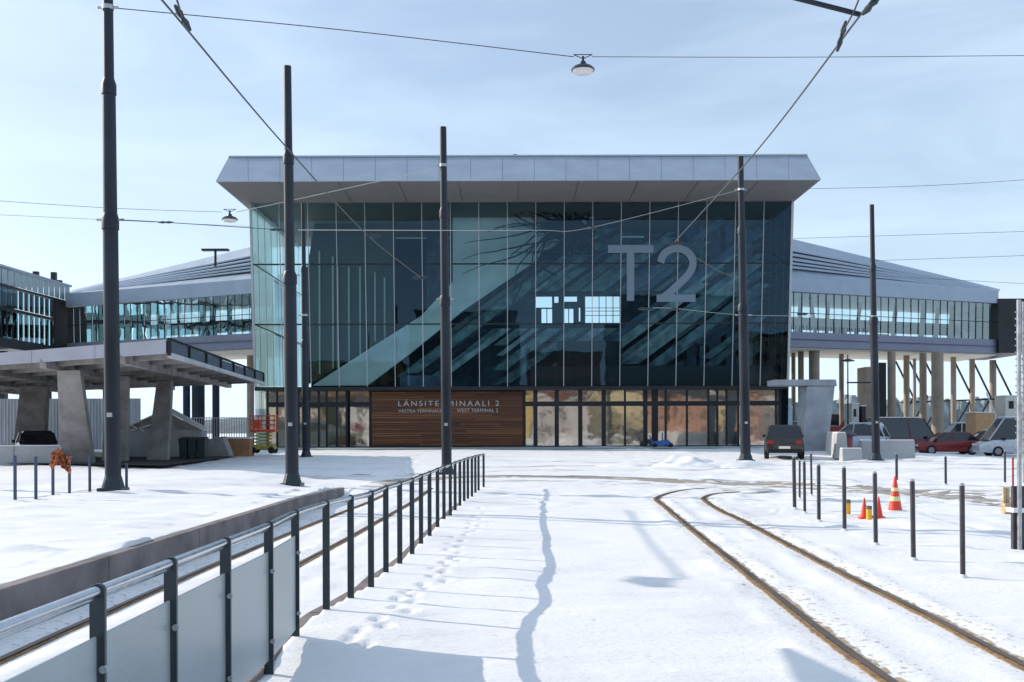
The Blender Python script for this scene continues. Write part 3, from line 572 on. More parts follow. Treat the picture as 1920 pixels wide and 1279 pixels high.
# ------------------------------------------------------------------ wings
M_band = mat('wing_band', (.20, .22, .29), .5, .3, var=.08, scale=.4); M_under = mat('wing_soffit', (.62, .58, .5), .8, var=.05, scale=.3)
G_wing = glass('wing_glass', (.60, .80, .83), .2, .02, (.8, .95, 1), wave=.03, wscale=.3)
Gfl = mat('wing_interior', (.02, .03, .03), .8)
def wing(s, A, B, ridgeA, ridgeB, name):
    # A tower end, B far end of the front line; heights fixed, depth 13 m behind
    A, B = Vector(A), Vector(B); d = (B-A); L_ = d.length; d.normalize(); bk = Vector((0, 1, 0))
    wg = tb(MB().hexa([A, B, B+bk*13, A+bk*13][::s], [A+Vector((0,0,0)), B, B+bk*13, A+bk*13][::s]), name, M_band) if False else None
    def pt(f, dy, z): p = A+(B-A)*f; return Vector((p.x, p.y+dy, z))
    def slab(y0, y1, z0, z1, f0=0, f1=1): return MB().hexa([pt(f0, y0, z0), pt(f1, y0, z0), pt(f1, y1, z0), pt(f0, y1, z0)], [pt(f0, y0, z1), pt(f1, y0, z1), pt(f1, y1, z1), pt(f0, y1, z1)])
    W = tb(slab(0, 13, 11.25, 13.0), name, M_band)
    sub(slab(.35, 12.6, 11.05, 11.22), 'soffit', M_under, W)
    sub(slab(-.12, .1, 12.1, 12.2), 'ledge', M_roofd, W)
    nb = 30
    for k in range(nb):
        f0, f1 = k/nb+.002, (k+1)/nb-.002; j = random.uniform(-.01, .01)
        sub(MB().add([pt(f0, .25+j, 13.02), pt(f1, .25-j, 13.02), pt(f1, .1-j, 17.5), pt(f0, .1+j, 17.5)], [(0, 1, 2, 3)]), 'window_pane', G_wing, W)
        sub(MB().bar(pt(k/nb, .2, 13), pt(k/nb, .06, 17.5), .07), 'mullion', M_dark, W)
    sub(MB().bar(pt(0, .1, 15.2), pt(1, .1, 15.2), .07), 'transom', M_dark, W)
    for k in range(60): sub(MB().bar(pt(k/60, -.02, 13.0), pt(k/60, -.02, 13.75), .05), 'baluster', M_band, W) if s > 0 and k < 26 else None
    # interior: posts, back glazing with a dark middle band as seen through the gallery
    for k in range(11):
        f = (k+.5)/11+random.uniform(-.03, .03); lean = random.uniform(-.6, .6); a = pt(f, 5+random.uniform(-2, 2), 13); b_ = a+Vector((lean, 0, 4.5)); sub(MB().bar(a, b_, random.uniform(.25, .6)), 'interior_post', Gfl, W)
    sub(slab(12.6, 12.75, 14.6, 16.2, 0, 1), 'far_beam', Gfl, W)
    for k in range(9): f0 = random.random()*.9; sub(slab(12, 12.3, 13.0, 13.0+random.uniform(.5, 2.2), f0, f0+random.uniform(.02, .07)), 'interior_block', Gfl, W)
    # fascia and stepped roof
    sub(slab(-.35, .6, 17.55, 19.15), 'fascia', M_roof, W)
    RA, RB = Vector(ridgeA), Vector(ridgeB); prev = None; ts = [0, .2, .3, .4, .52, .64, 1.0]
    for k in range(len(ts)-1):
        ea0 = pt(0, -.3, 19.2); eb0 = pt(1, -.3, 19.2)
        lift0 = Vector((0, -.5 if k else 0, .25 if 0 < k < 6 else 0))
        q0a = ea0.lerp(RA, ts[k])+lift0; q0b = eb0.lerp(RB, ts[k]); q1a = ea0.lerp(RA, ts[k+1]); q1b = eb0.lerp(RB, ts[k+1])
        dn = Vector((0, 0, -.18))
        sub(MB().hexa([q0a+dn, q0b+dn, q1b+dn, q1a+dn], [q0a, q0b, q1b, q1a]), 'roof_strip', M_roof, W)
        if 0 < k: sub(MB().hexa([q0a+Vector((0, .35, -.55)), q0b+Vector((0, .2, -.3)), q0b+Vector((0, .4, -.3)), q0a+Vector((0, .6, -.55))], [q0a+Vector((0, .35, -.19)), q0b+Vector((0, .2, -.19)), q0b+Vector((0, .4, -.19)), q0a+Vector((0, .6, -.19))]), 'ledge_shade_strip', M_roofd, W)  # dark strip coloured as the shade under each roof ledge
    back = MB().hexa([pt(0, 13, 17.6), pt(1, 13, 17.6), pt(1, 13.3, 17.6), pt(0, 13.3, 17.6)], [RA, RB, RB+Vector((0, .3, 0)), RA+Vector((0, .3, 0))]); sub(back, 'back_fascia', M_roof, W)
    sub(slab(.7, 12.9, 17.56, 17.7), 'ceiling', M_under, W)
    return W, pt
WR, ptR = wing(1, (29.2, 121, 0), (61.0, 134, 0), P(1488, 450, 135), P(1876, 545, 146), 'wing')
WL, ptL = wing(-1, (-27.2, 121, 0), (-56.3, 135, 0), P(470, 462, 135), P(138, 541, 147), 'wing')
def slabs(mb, parent, nm, m): return sub(mb, nm, m, parent)
sub(MB().box(60.9, 65.2, 133.4, 147, 11.3, 18.1), 'end_block', mat('end_black', (.012, .015, .02), .5, var=.4, scale=.5), WR)
M_colw = mat('pier_concrete', (.30, .25, .20), .85, var=.15, scale=.6)
for x, wd, Y in ((1488, 8, 129), (1502, 11, 127), (1527, 20, 126), (1578, 9, 131), (1672, 15, 127), (1700, 11, 134), (1715, 6, 140), (1731, 13, 130), (1758, 22, 128), (1788, 10, 137), (1823, 10, 141), (1862, 12, 143)):
    p = P(x, 800, Y); r = wd/2*Y/F; sub(MB().tube([(p.x, Y, -1), (p.x, Y, 11.04)], r, 12), 'pier', M_colw, WR, smooth=True)
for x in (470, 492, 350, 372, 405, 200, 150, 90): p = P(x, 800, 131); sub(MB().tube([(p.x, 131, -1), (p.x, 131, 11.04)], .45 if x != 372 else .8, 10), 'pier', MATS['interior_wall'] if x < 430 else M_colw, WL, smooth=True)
for x in (1680, 1706, 1735, 1790, 1825, 1865):
    sub(MB().bar(P(x, 680, 141), P(x+33, 748, 141), .2), 'brace', M_dark, WR); sub(MB().bar(P(x+33, 748, 141), P(x+2, 800, 141), .2), 'brace', M_dark, WR)
sub(MB().bar(P(1690, 757, 141.5), P(1905, 750, 141.5), .2), 'brace', M_dark, WR)
sub(MB().box(P(1623, 0, 126).x, P(1648, 0, 126).x, 126, 129, 0, P(0, 690, 126).z), 'stair_core', M_colw, WR); sub(MB().box(P(1648, 0, 133).x, P(1662, 0, 133).x, 133, 134, 0, P(0, 682, 133).z), 'stair_core', M_dark, WR)
# rooftop lamp-like fixture on the left wing
q_ = P(405, 467, 128); an = tb(MB().box(q_.x-1.6, q_.x+1.6, 127.6, 128.4, q_.z-.12, q_.z+.1).box(q_.x-.12, q_.x+.12, 127.9, 128.1, q_.z-2, q_.z-.1), 'roof_fixture', M_dark)

# ------------------------------------------------------------------ glazed building at far left
LB = thing('gallery_building', 'dark glazed passenger gallery raised above ground at the far left edge', 'building', (-58, 128, 0)); lo_ = Vector((-58, 128, 0))
def lb(mb, nm, m, par=None, **k): mb.v = [tuple(Vector(v)-lo_) for v in mb.v]; return mb.build(nm, m, par or LB, **k)
BX0, BY0, BX1, BY1 = -58.6, 95.0, -56.7, 137.0
def lpt(f, dx, z): return Vector((BX0+(BX1-BX0)*f+dx, BY0+(BY1-BY0)*f, z))
def lslab(f0, f1, x0, x1, z0, z1): return MB().hexa([lpt(f0, x0, z0), lpt(f0, x1, z0), lpt(f1, x1, z0), lpt(f1, x0, z0)], [lpt(f0, x0, z1), lpt(f0, x1, z1), lpt(f1, x1, z1), lpt(f1, x0, z1)])
lb(lslab(0, 1, -9, -.5, 11.6, 12.0), 'floor', M_dark); lb(lslab(0, 1, -9, .25, 20.35, 20.6), 'roof', M_roof); lb(lslab(0, 1, -.3, .2, 11.3, 12.4), 'lower_band', M_dark)
lb(lslab(.9, 1, -.4, .12, 12.4, 18.3), 'dark_wall', mat('gallery_dark_wall', (.02, .017, .022), .6, var=.3, scale=.4)); lb(lslab(0, .9, -.4, 0, 15.6, 15.95), 'mid_band', M_dark); lb(lslab(0, 1, -.4, .02, 18.2, 18.5), 'upper_band', M_dark)
for k in range(30):
    for z0, z1, g_, fm in ((12.42, 15.55, G_wing, .9), (16.0, 18.15, G_wing, .9), (18.55, 20.3, mat('pale_spandrel', (.35, .45, .48), .15, .3), 1)):
        f0, f1 = k/30*fm+.002, (k+1)/30*fm-.002
        lb(MB().hexa([lpt(f0, -.05, z0), lpt(f1, -.05, z0), lpt(f1, -.02, z0), lpt(f0, -.02, z0)][::-1], [lpt(f0, -.05, z1), lpt(f1, -.05, z1), lpt(f1, -.02, z1), lpt(f0, -.02, z1)][::-1]), 'window_pane', g_)
for k in range(24):
    f = k/24*.9+.01; lb(lslab(f, f+random.choice([.008, .02]), -5, -4.6, 12, 20.3), 'interior_post', M_dark)
lb(lslab(0, .9, -5.2, -5, 15.2, 17.2), 'interior_wall', M_dark); 
for f in (.55, .75, .97): lb(lslab(f, f+.02, -4, -3, 0, 11.4), 'pier', M_dark)
for f, h in ((.60, .7), (.84, .8), (.95, 1.4), (.985, .6)): lb(lslab(f, f+.012, -1.5, -.9, 20.6, 20.6+h), 'roof_vent', M_dark)

# ------------------------------------------------------------------ canopy at left
CA, CB, CD, CE = Vector((-16.8, 51.7, 0)), Vector((-19.3, 82, 0)), Vector((-45, 71, 0)), Vector((-47.5, 101, 0))
CN = thing('bus_canopy', 'wide grey flat canopy on leaning concrete piers left of the terminal', 'canopy', (-30, 70, 0)); cn0 = Vector((-30, 70, 0))
def cn(mb, nm, m, par=None, **k): mb.v = [tuple(Vector(v)-cn0) for v in mb.v]; return mb.build(nm, m, par or CN, **k)
def zz_(v, z): return Vector((v.x, v.y, z))
ZB, ZT = 5.35, 6.12
cn(MB().hexa([zz_(CA, ZT-.25), zz_(CD, ZT-.25), zz_(CE, ZT-.25), zz_(CB, ZT-.25)][::-1], [zz_(CA, ZT-.03), zz_(CD, ZT-.03), zz_(CE, ZT-.03), zz_(CB, ZT-.03)][::-1]), 'roof_deck', M_concd)
M_can = mat('canopy_fascia', (.20, .23, .30), .55, .2, var=.1, scale=.6)
d1 = (CD-CA)/6
for k in range(6):
    a = CA+d1*k+d1.normalized()*.02; b_ = CA+d1*(k+1)-d1.normalized()*.02; nn_ = Vector((.1, -.15, 0))
    cn(MB().hexa([zz_(a, ZB+.08)+nn_, zz_(b_, ZB+.08)+nn_, zz_(b_, ZB+.08), zz_(a, ZB+.08)], [zz_(a, ZT)+nn_, zz_(b_, ZT)+nn_, zz_(b_, ZT), zz_(a, ZT)]), 'fascia_panel', M_can)
d2 = (CB-CA)/7
for k in range(7):
    a = CA+d2*k+d2.normalized()*.14; b_ = CA+d2*(k+1)-d2.normalized()*.14; nn_ = Vector((.18, .02, 0))
    cn(MB().hexa([zz_(a, ZB+.14)+nn_, zz_(b_, ZB+.14)+nn_, zz_(b_, ZB+.14), zz_(a, ZB+.14)], [zz_(a, ZT-.06)+nn_, zz_(b_, ZT-.06)+nn_, zz_(b_, ZT-.06), zz_(a, ZT-.06)]), 'side_panel', mat('canopy_side', (.13, .17, .22), .35, .3))
for k in range(8):
    a = CA+d2*k; cn(MB().bar(zz_(a, ZB)+Vector((.2, 0, 0)), zz_(a, ZT+.02)+Vector((.2, 0, 0)), .16), 'side_post', M_dark)
cn(MB().bar(zz_(CA, ZB+.02)+Vector((.22, 0, 0)), zz_(CB, ZB+.02)+Vector((.22, 0, 0)), .22), 'edge_beam', M_concl); cn(MB().bar(zz_(CA, ZT+.03)+Vector((.2, 0, 0)), zz_(CB, ZT+.03)+Vector((.2, 0, 0)), .12), 'edge_cap', M_dark)
for k in range(9):
    a = CA+(CB-CA)*(k+.6)/9.2; b_ = a+(CD-CA)*.98; cn(MB().bar(zz_(a, ZB+.2)+Vector((-.1, 0, 0)), zz_(b_, ZB+.2), .22, .45), 'cross_beam', M_conc)
for k in range(5):
    a = CA+(CD-CA)*(k+.5)/5; b_ = a+(CB-CA)*.98; cn(MB().bar(zz_(a, ZB+.0), zz_(b_, ZB+.0), .35, .5), 'main_beam', M_conc)
def pier(tx0, tx1, ty, bx0, bx1, by, Yt, Yb, th=1.0, label=None):
    a0, a1 = P(bx0, by, Yb), P(bx1, by, Yb); b0, b1 = P(tx0, ty, Yt), P(tx1, ty, Yt); zt = min(b0.z, ZB)
    o = cn(MB().hexa([(a0.x, Yb, -.6), (a1.x, Yb, -.6), (a1.x-.2, Yb+th*.6, -.6), (a0.x-.2, Yb+th*.6, -.6)], [(b0.x, Yt, ZB-.2), (b1.x, Yt, ZB-.2), (b1.x-.2, Yt+th*.6, ZB-.2), (b0.x-.2, Yt+th*.6, ZB-.2)]), 'pier', M_conc, bevel=.04)
pier(107, 150, 694, 113, 176, 858, 60, 63, 1.6); pier(38, 88, 729, 20, 80, 845, 80, 78, 1.8); pier(198, 240, 714, 190, 238, 862, 66, 66, 1.6); pier(294, 322, 729, 272, 314, 860, 72, 68, 1.8)

# ------------------------------------------------------------------ right concrete portal by the entrance
pr = thing('concrete_portal', 'pale concrete gateway slab with tapering leg right of the entrance', 'gateway', tuple(P(1535, 845, 90)*1.0)); pr.location = (25.9, 90, 0)
def pc(mb, nm, m, **k): mb.v = [tuple(Vector(v)-Vector((25.9, 90, 0))) for v in mb.v]; return mb.build(nm, m, pr, **k)
a0, a1 = P(1506, 845, 90), P(1552, 845, 90); b0, b1 = P(1514, 726, 90), P(1566, 726, 90)
pc(MB().hexa([(a0.x, 90, -.1), (a1.x, 90, -.1), (a1.x, 92.5, -.1), (a0.x, 92.5, -.1)], [(b0.x, 90.02, b0.z), (b1.x, 90.02, b0.z), (b1.x, 92.5, b0.z), (b0.x, 92.5, b0.z)]), 'leg', mat('portal_shade_concrete', (.30, .33, .36), .85, var=.2, scale=.7, bump=.25, bscale=9), bevel=.05)  # concrete colour darkened and blued for the shade on the portal
c0, c1 = P(1444, 726, 90), P(1570, 726, 90); c2_, c3 = P(1452, 712, 90), P(1568, 712, 90)
pc(MB().hexa([(c0.x+.4, 90, c0.z+.1), (c1.x, 90, c0.z+.01), (c1.x, 92.6, c0.z+.01), (c0.x+.4, 92.6, c0.z+.1)], [(c2_.x, 90, c2_.z-.06), (c3.x, 90, c2_.z-.06), (c3.x, 92.6, c2_.z-.06), (c2_.x, 92.6, c2_.z-.06)]), 'roof_slab', mat('portal_shade_concrete', (.30, .33, .36), .85, var=.2, scale=.7, bump=.25, bscale=9), bevel=.04)

# ------------------------------------------------------------------ poles
PZ = [G(212, 918).y, G(547.5, 909).y, G(837.5, 889).y, G(1398, 866).y, G(1642.5, 866).y, G(574, 857).y]
def tramp(x0, y0, xt, yt, rads, joints, Z, label, clamps=(), base=True):
    b_ = P(x0, y0, Z); b_.z = terrain(b_.x, Z); top = P(xt, yt, Z); t0 = thing('tram_pole', label, 'pole', tuple(b_), 0, 'tram line poles')
    tp = top-b_; H = tp.z; prof = [0.0]+[min(.999, max(.01, (P(0, j, Z).z-b_.z)/H)) for j in joints]+[1.0]
    prof = sorted(prof)
    for k in range(len(prof)-1):
        f0, f1 = prof[k], prof[k+1]; p0, p1 = Vector(tp)*f0, Vector(tp)*f1
        ov = .0; r = rads[k]*Z/F/2
        MB().tube([p0, p1], [r, r*.95], 20).build('shaft', M_steel, t0, smooth=True)
        if k: MB().tube([p0-Vector((0, 0, .25)), p0-Vector((0, 0, .02)), p0+Vector((0, 0, .12))], [rads[k-1]*Z/F/2*1.08, rads[k-1]*Z/F/2*1.08, r*1.02], 20).build('collar', M_steel, t0, smooth=True)
    if base:
        rb = rads[0]*Z/F/2; MB().box(-rb*1.55, rb*1.55, -rb*1.55, rb*1.55, -.1, .07).lathe([(rb*1.45, .07), (rb*1.05, .34)], (0, 0, 0), 12).build('base_plate', M_post, t0)
    for cy in clamps:
        f = (P(0, cy, Z).z-b_.z)/H; p = Vector(tp)*f; rr2 = (rads[-1] if f > .8 else rads[min(1, len(rads)-1)])*Z/F/2*1.12; MB().tube([p-Vector((0, 0, .05)), p+Vector((0, 0, .05))], rr2, 14).tube([p+Vector((-rr2*1.8, 0, 0)), p+Vector((rr2*1.8, 0, 0))], .03, 6).build('clamp', M_galv, t0)
    hole = P(xt+(x0-xt)*.9, 795, Z)-b_; MB().box(hole.x-.06, hole.x+.06, -rads[0]*Z/F/2-.02, -rads[0]*Z/F/2+.05, 1.7, 1.8).build('socket', M_galv, t0)
    return b_, tp
tramp(212, 918, 204.5, -60, [29, 25, 19], [408, 155], PZ[0], 'thickest dark tram pole, leftmost, its top cut off by the picture edge', (12, 410))
tramp(547.5, 909, 541, 123, [25, 19, 15], [515, 290], PZ[1], 'dark tram pole in front of the left corner of the glass facade', (515,))
tramp(837.5, 889, 832.5, 238, [19, 16, 13], [560, 395], PZ[2], 'dark tram pole in front of the wooden sign wall', (310, 560))
tramp(1398, 866, 1390, 295, [19, 15, 11.5], [575, 430], PZ[3], 'dark tram pole right of the characters T2', (357, 592))
tramp(1642.5, 866, 1636, 386, [15, 11, 8.5], [600, 500], PZ[4], 'rightmost and slimmest dark tram pole, behind the concrete barriers', (596,))
tramp(574, 857, 569.5, 380, [14, 11, 8], [640, 500], PZ[5], 'far dark tram pole close to the glass facade, just right of a nearer pole', (590,))
# off to the left, an unseen pole whose shadow falls across the snow
b_ = Vector((-16.6, 27.6, .27)); t0 = thing('tram_pole', 'dark tram pole beyond the left edge whose thin shadow crosses the snow', 'pole', tuple(b_), 0, 'tram line poles'); MB().tube([(0, 0, -.2), (0, 0, 13.2)], [.11, .08], 14).build('shaft', M_steel, t0, smooth=True)

# ------------------------------------------------------------------ overhead wires
M_wire = mat('wire', (.05, .055, .065), .5, .4); M_wirel = mat('wire_bright', (.5, .48, .45), .4, .6)
def wire(pts, r, label, m=None, name='overhead_wire', n=40, extra=()):
    o = Vector(pts[0]); rt = MB().tube([p-o for p in (smooth_path(pts, n) if len(pts) > 2 else [Vector(q) for q in pts])], r, 5).build(name, m or M_wire, None, smooth=True, loc=o); tag(rt, label, 'wire', 'overhead tram wires'); 
    for kind_, p, rad, ln, dr in extra:
        p = Vector(p)-o; dr = Vector(dr).normalized()*ln/2; MB().tube([p-dr, p-dr*.4, p, p+dr*.4, p+dr], [rad*.4, rad, rad*.6, rad, rad*.4], 8).build(kind_, M_post, rt, smooth=True)
    return rt
lampP = P(1095, 113, 28)
wire([P(208, 12, PZ[0]), P(640, 55, 26), P(1078, 107, 28)], .012, 'top overhead wire from the leftmost pole to the hanging lamp'); wire([P(1112, 107, 28), P(1500, 109, 28.5), P(1960, 107, 29)], .009, 'thin overhead wire from the hanging lamp to the right edge')
wl = [P(290, -20, 9.7), P(340, 38, 10.4), P(530, 265, 14.7), P(690, 440, 21.6), P(790, 520, 27.6)]
wire(wl, .011, 'overhead contact wire sloping from top left to the glass facade', M_wirel if False else M_wire, extra=[('insulator', P(345, 32, 10.4), .035, .3, (-.3, -1, .6)), ('insulator', P(703, 442, 21.6), .035, .3, (1, 0, 0)), ('insulator', P(788, 520, 27.6), .04, .4, (1, 0, 0))])
wire([P(332, -10, 9.9), P(345, 36, 10.42)], .01, 'short stay wire meeting the contact wire at top left')
wr = [P(1665, -30, 9.4), P(1616, 30, 10.3), P(1420, 285, 15.2), P(1265, 456, 22.5)]
wire(wr, .011, 'overhead contact wire sloping from top right down to the T2 sign', extra=[('insulator', P(1636, 12, 10), .035, .24, (.5, -1, .5)), ('insulator', P(1267, 457, 22.5), .035, .35, (1, 0, 0))])
wire([P(1620, -20, 9.8), P(1605, 20, 10.2), P(1583, 62, 10.7), P(1573, 86, 10.9)], .009, 'short stay wire beside the bracket arm at top right', extra=[('insulator', P(1580, 70, 10.75), .03, .3, (-.2, .3, -.9))])
o = MB().tube([P(1440, -16, 10.3), P(1614, 29, 10.35)], .026, 8).build('bracket_arm', M_steel, None, smooth=True); tag(o, 'grey bracket arm holding the contact wire at the top right', 'bracket')
wire([P(220, 410, PZ[0]), P(310, 415, 25), P(530, 430, PZ[1])], .010, 'span wire between the two leftmost poles', extra=[('insulator', P(312, 415, 25), .03, .35, (1, 0, 0)), ('insulator', P(520, 429.5, 26.8), .035, .35, (1, 0, 0))])
wire([P(560, 430, 27), P(1000, 432, 40), P(1110, 427, 47), P(1390, 357, PZ[3])], .011, 'pale span wire rising to the pole right of T2', M_wirel, extra=[('insulator', P(1110, 428, 47), .06, .5, (1, 0, 0))])
wire([P(1395, 357, PZ[3]), P(1700, 352, 43), P(1960, 338, 44)], .009, 'thin span wire from the pole right of T2 to the right edge')
wire([P(826, 314, PZ[2]), P(560, 372, 35), P(445, 396, 35)], .012, 'pale stay wire from the third pole towards the small hanging lamp', M_wirel)
wire([P(418, 396, 35), P(210, 388, 33), P(-40, 371, 31)], .007, 'faint span wire left of the small hanging lamp')
wire([P(-40, 398, 52), P(400, 420, 60), P(472, 424, 74)], .009, 'faint low span wire left of the facade')
wire([P(1270, 460, 22.5), P(1358, 514, 30), P(1392, 520, PZ[4])], .008, 'short wire from the contact wire to the right pole', extra=[('insulator', P(1358, 514, 30), .035, .4, (1, 0, 0))])
wire([P(1490, 449, 74), P(1920, 437, 60), P(1990, 435, 58)], .012, 'span wire above the right wing'); wire([P(1640, 491, PZ[4]), P(1960, 481, 45)], .009, 'lower span wire right of the slimmest pole'); wire([P(1660, 520, PZ[4]), P(1960, 537, 45)], .008, 'lowest span wire above the right wing roof')
wire([P(1208, 580, 40), P(1260, 579, 42), P(1400, 592, PZ[4]), P(1640, 596, PZ[4])], .010, 'span wire crossing low in front of the right wing', M_wirel, extra=[('insulator', P(1212, 580, 40), .06, .6, (1, 0, 0)), ('insulator', P(1258, 580, 42), .06, .6, (1, 0, 0)), ('insulator', P(1505, 590.5, 50), .07, .5, (1, 0, 0))])
wire([Vector((2.35-18.43, 22+9.0, 10)), Vector((2.04-18.43, 16+9.0, 10)), Vector((1.83-18.43, 11.6+9.0, 10))], .024, 'unseen cable added beyond the left edge to shade the snow')  # unseen cable added to throw the thin shadow beside the track
hp_ = thing('shadow_plate', 'unseen sign plate added beyond the left edge for its shadow', 'sign', (1.80-18.43, 11.6+9.0, 10)); MB().hexa([(-.1, -.42, -.3), (-.06, -.42, -.3), (-.06, .12, -.2), (-.1, .12, -.2)], [(.0, -.42, -.1), (.05, -.42, -.1), (.05, .1, .0), (.0, .1, .0)]).hexa([(-.32, -.3, -.16), (.1, -.3, -.16), (.1, -.78, -.16), (-.12, -.78, -.16)], [(-.32, -.3, -.12), (.1, -.3, -.12), (.1, -.78, -.12), (-.12, -.78, -.12)]).build('plate', M_post, hp_)  # unseen plate added to throw a small flag-shaped shadow
sg = thing('shadow_awning', 'unseen pointed awning added beyond the left edge for its shadow', 'awning', (-7.2, 8.4, 0)); MB().tube([(0, 0, 0), (0, 0, 5.0)], .06, 10).build('mast', M_post, sg); MB().hexa([(0, 3.96, 4.97), (-.75, -.4, 4.97), (.72, -.4, 4.97)], [(0, 3.96, 5.02), (-.75, -.4, 5.02), (.72, -.4, 5.02)]).build('awning', M_galv, sg)  # unseen awning added and shaped for the pointed shadow near the camera
def lamp(P0, r, label, Z, y2):
    rt = thing('hanging_lamp', label, 'lamp', tuple(P0), 0, 'lamps hung on wires')
    MB().lathe([(r*.25, .34*r), (r*.32, .1*r), (r*.75, -.05*r), (r, -.28*r), (r*.98, -.4*r)], n=20).build('shade', M_post, rt, smooth=True)
    MB().lathe([(r*.9, -.4*r), (r*.75, -.6*r), (r*.2, -.68*r)], n=20).build('diffuser', mat('lamp_glass', (.62, .6, .62), .3), rt, smooth=True)
    MB().tube([(0, 0, .3*r), (0, 0, .8*r)], r*.12, 8).tube([(-r*.8, 0, .95*r), (r*.8, 0, .95*r)], r*.04, 5).tube([(-r*.8, 0, .95*r), (0, 0, .6*r), (r*.8, 0, .95*r)], r*.04, 5).build('hanger', M_post, rt)
lamp(P(1095, 124, 28), .31, 'round dark lamp hanging on a wire high above the terminal roof', 28, 0); lamp(P(432, 405, 35), .26, 'small round dark lamp hanging left of the glass facade', 35, 0)

# ------------------------------------------------------------------ bollards
def bollard(x, yt, yb, wd, label):
    g_ = G(x, yb); Z = g_.y; h = (yb-yt)*Z/F; r = wd*Z/F/2; rt = thing('bollard', label, 'bollard', (g_.x, Z, gz(g_.x, Z)), 0, 'slim bollards right of the tram track'); rt.rotation_euler = (random.uniform(-.012, .012), random.uniform(-.012, .012), 0)
    MB().lathe([(r, -.1), (r, h-.03)], n=14).build('shaft', M_boll, rt, smooth=True); MB().lathe([(r*.9, h-.028), (r*.9, h-.008), (r*.55, h)], n=14).build('cap', M_galv, rt, smooth=True)
    MB().lathe([(r*2.6, -.03), (r*1.6, .02), (r*1.05, .035)], n=12).build('snow_collar', M_snow, rt, smooth=True)
for x, yt, yb, wd, l in ((1804.5, 912, 1089, 9.5, 'nearest and tallest looking bollard, rightmost of the near row'), (1712, 902, 1054, 9, 'second nearest bollard of the row, with a snow tipped cap'), (1641.5, 887, 1025, 8, 'bollard standing in front of the small orange cone'), (1583, 880, 1001, 7.5, 'bollard just left of the yellow can'), (1535, 873, 981, 7, 'fifth bollard from the right in the near row'), (1508.5, 866, 965, 5.5, 'slim bollard between two others at the far bend of the row'), (1489.5, 862, 961, 7, 'leftmost bollard of the row, below the dark parked car'), (1521.5, 853, 934, 4, 'thin bollard behind the bend of the row, furthest back'), (1499, 863, 937, 4, 'thin bollard directly right of the leftmost bollard'), (1681, 852, 905, 5, 'far bollard right behind the big striped cone'), (1773, 858, 912, 4.5, 'far lone bollard in front of the red parked car'), (1884, 850, 912, 4, 'far lone bollard near the right edge')):
    bollard(x, yt, yb, wd, l)
# little post fence at left
fr_ = thing('low_fence', 'low fence of thin blue grey posts and wires in the snow at left', 'fence', tuple(G(100, 925)))
pts_ = []
for x, yt, yb in ((28, 853, 936), (67, 851, 931), (99, 850, 926), (130, 851, 922), (168, 852, 918), (237, 866, 917)):
    g_ = G(x, yb); z = gz(g_.x, g_.y); h = .95; pts_.append(Vector((g_.x, g_.y, z))-Vector(fr_.location)); p = pts_[-1]
    MB().tube([p-Vector((0, 0, .1)), p+Vector((0, 0, (yb-yt)*g_.y/F))], .034, 8).build('post', mat('blue_post', (.04, .07, .12), .5), fr_, smooth=True)
for z in (.35,): MB().tube([p+Vector((0, 0, z*.1)) for p in pts_], .006, 4).build('rail', M_galv, fr_)

# ------------------------------------------------------------------ cones and cans
def cone(x, yt, yb, label, bands):
    g_ = G(x, yb); Z = g_.y; h = (yb-yt)*Z/F; rt = thing('traffic_cone', label, 'cone', (g_.x, Z, gz(g_.x, Z)), 0, 'traffic cones'); r = h*.19; mo = mat('cone_orange', (.75, .06, .03), .5)
    MB().lathe([(r, .03), (r*.18, h*.97), (r*.08, h)], n=18).build('body', mo, rt, smooth=True); MB().box(-r*1.35, r*1.35, -r*1.35, r*1.35, -.01, .028).build('base', M_snow if bands else mo, rt, bevel=.01)
    if bands:
        for f0, f1 in ((.30, .43), (.58, .68)): MB().lathe([(r*(1-.84*f0)+.006, h*f0), (r*(1-.84*f1)+.006, h*f1)], n=18).build('reflective_band', mat('band_yellow', (.75, .72, .35), .4), rt, smooth=True)
cone(1678, 897, 963, 'tall red traffic cone with two pale yellow bands among the bollards', True); cone(1620, 936, 975, 'small plain orange cone left of a bollard', False); cone(1647, 936, 976, 'small orange cone half hidden behind a bollard', False)
def can(x, yt, yb, label):
    g_ = G(x, yb); Z = g_.y; h = (yb-yt)*Z/F; r = .05; rt = thing('warning_lamp', label, 'warning lamp', (g_.x, Z, gz(g_.x, Z)), 0, 'yellow lamps by the cones')
    MB().lathe([(r, 0), (r, h*.75)], n=14).build('body', mat('can_yellow', (.75, .42, .02), .45), rt, smooth=True); MB().lathe([(r*1.05, h*.75), (r*1.05, h*.97), (r*.8, h)], n=14).build('lid', mat('can_grey', (.12, .13, .12), .5), rt, smooth=True)
can(1589.5, 944, 972, 'yellow can shaped lamp beside a bollard, left of the cones'); can(1629, 951, 977, 'yellow can shaped lamp in front of the small orange cone')

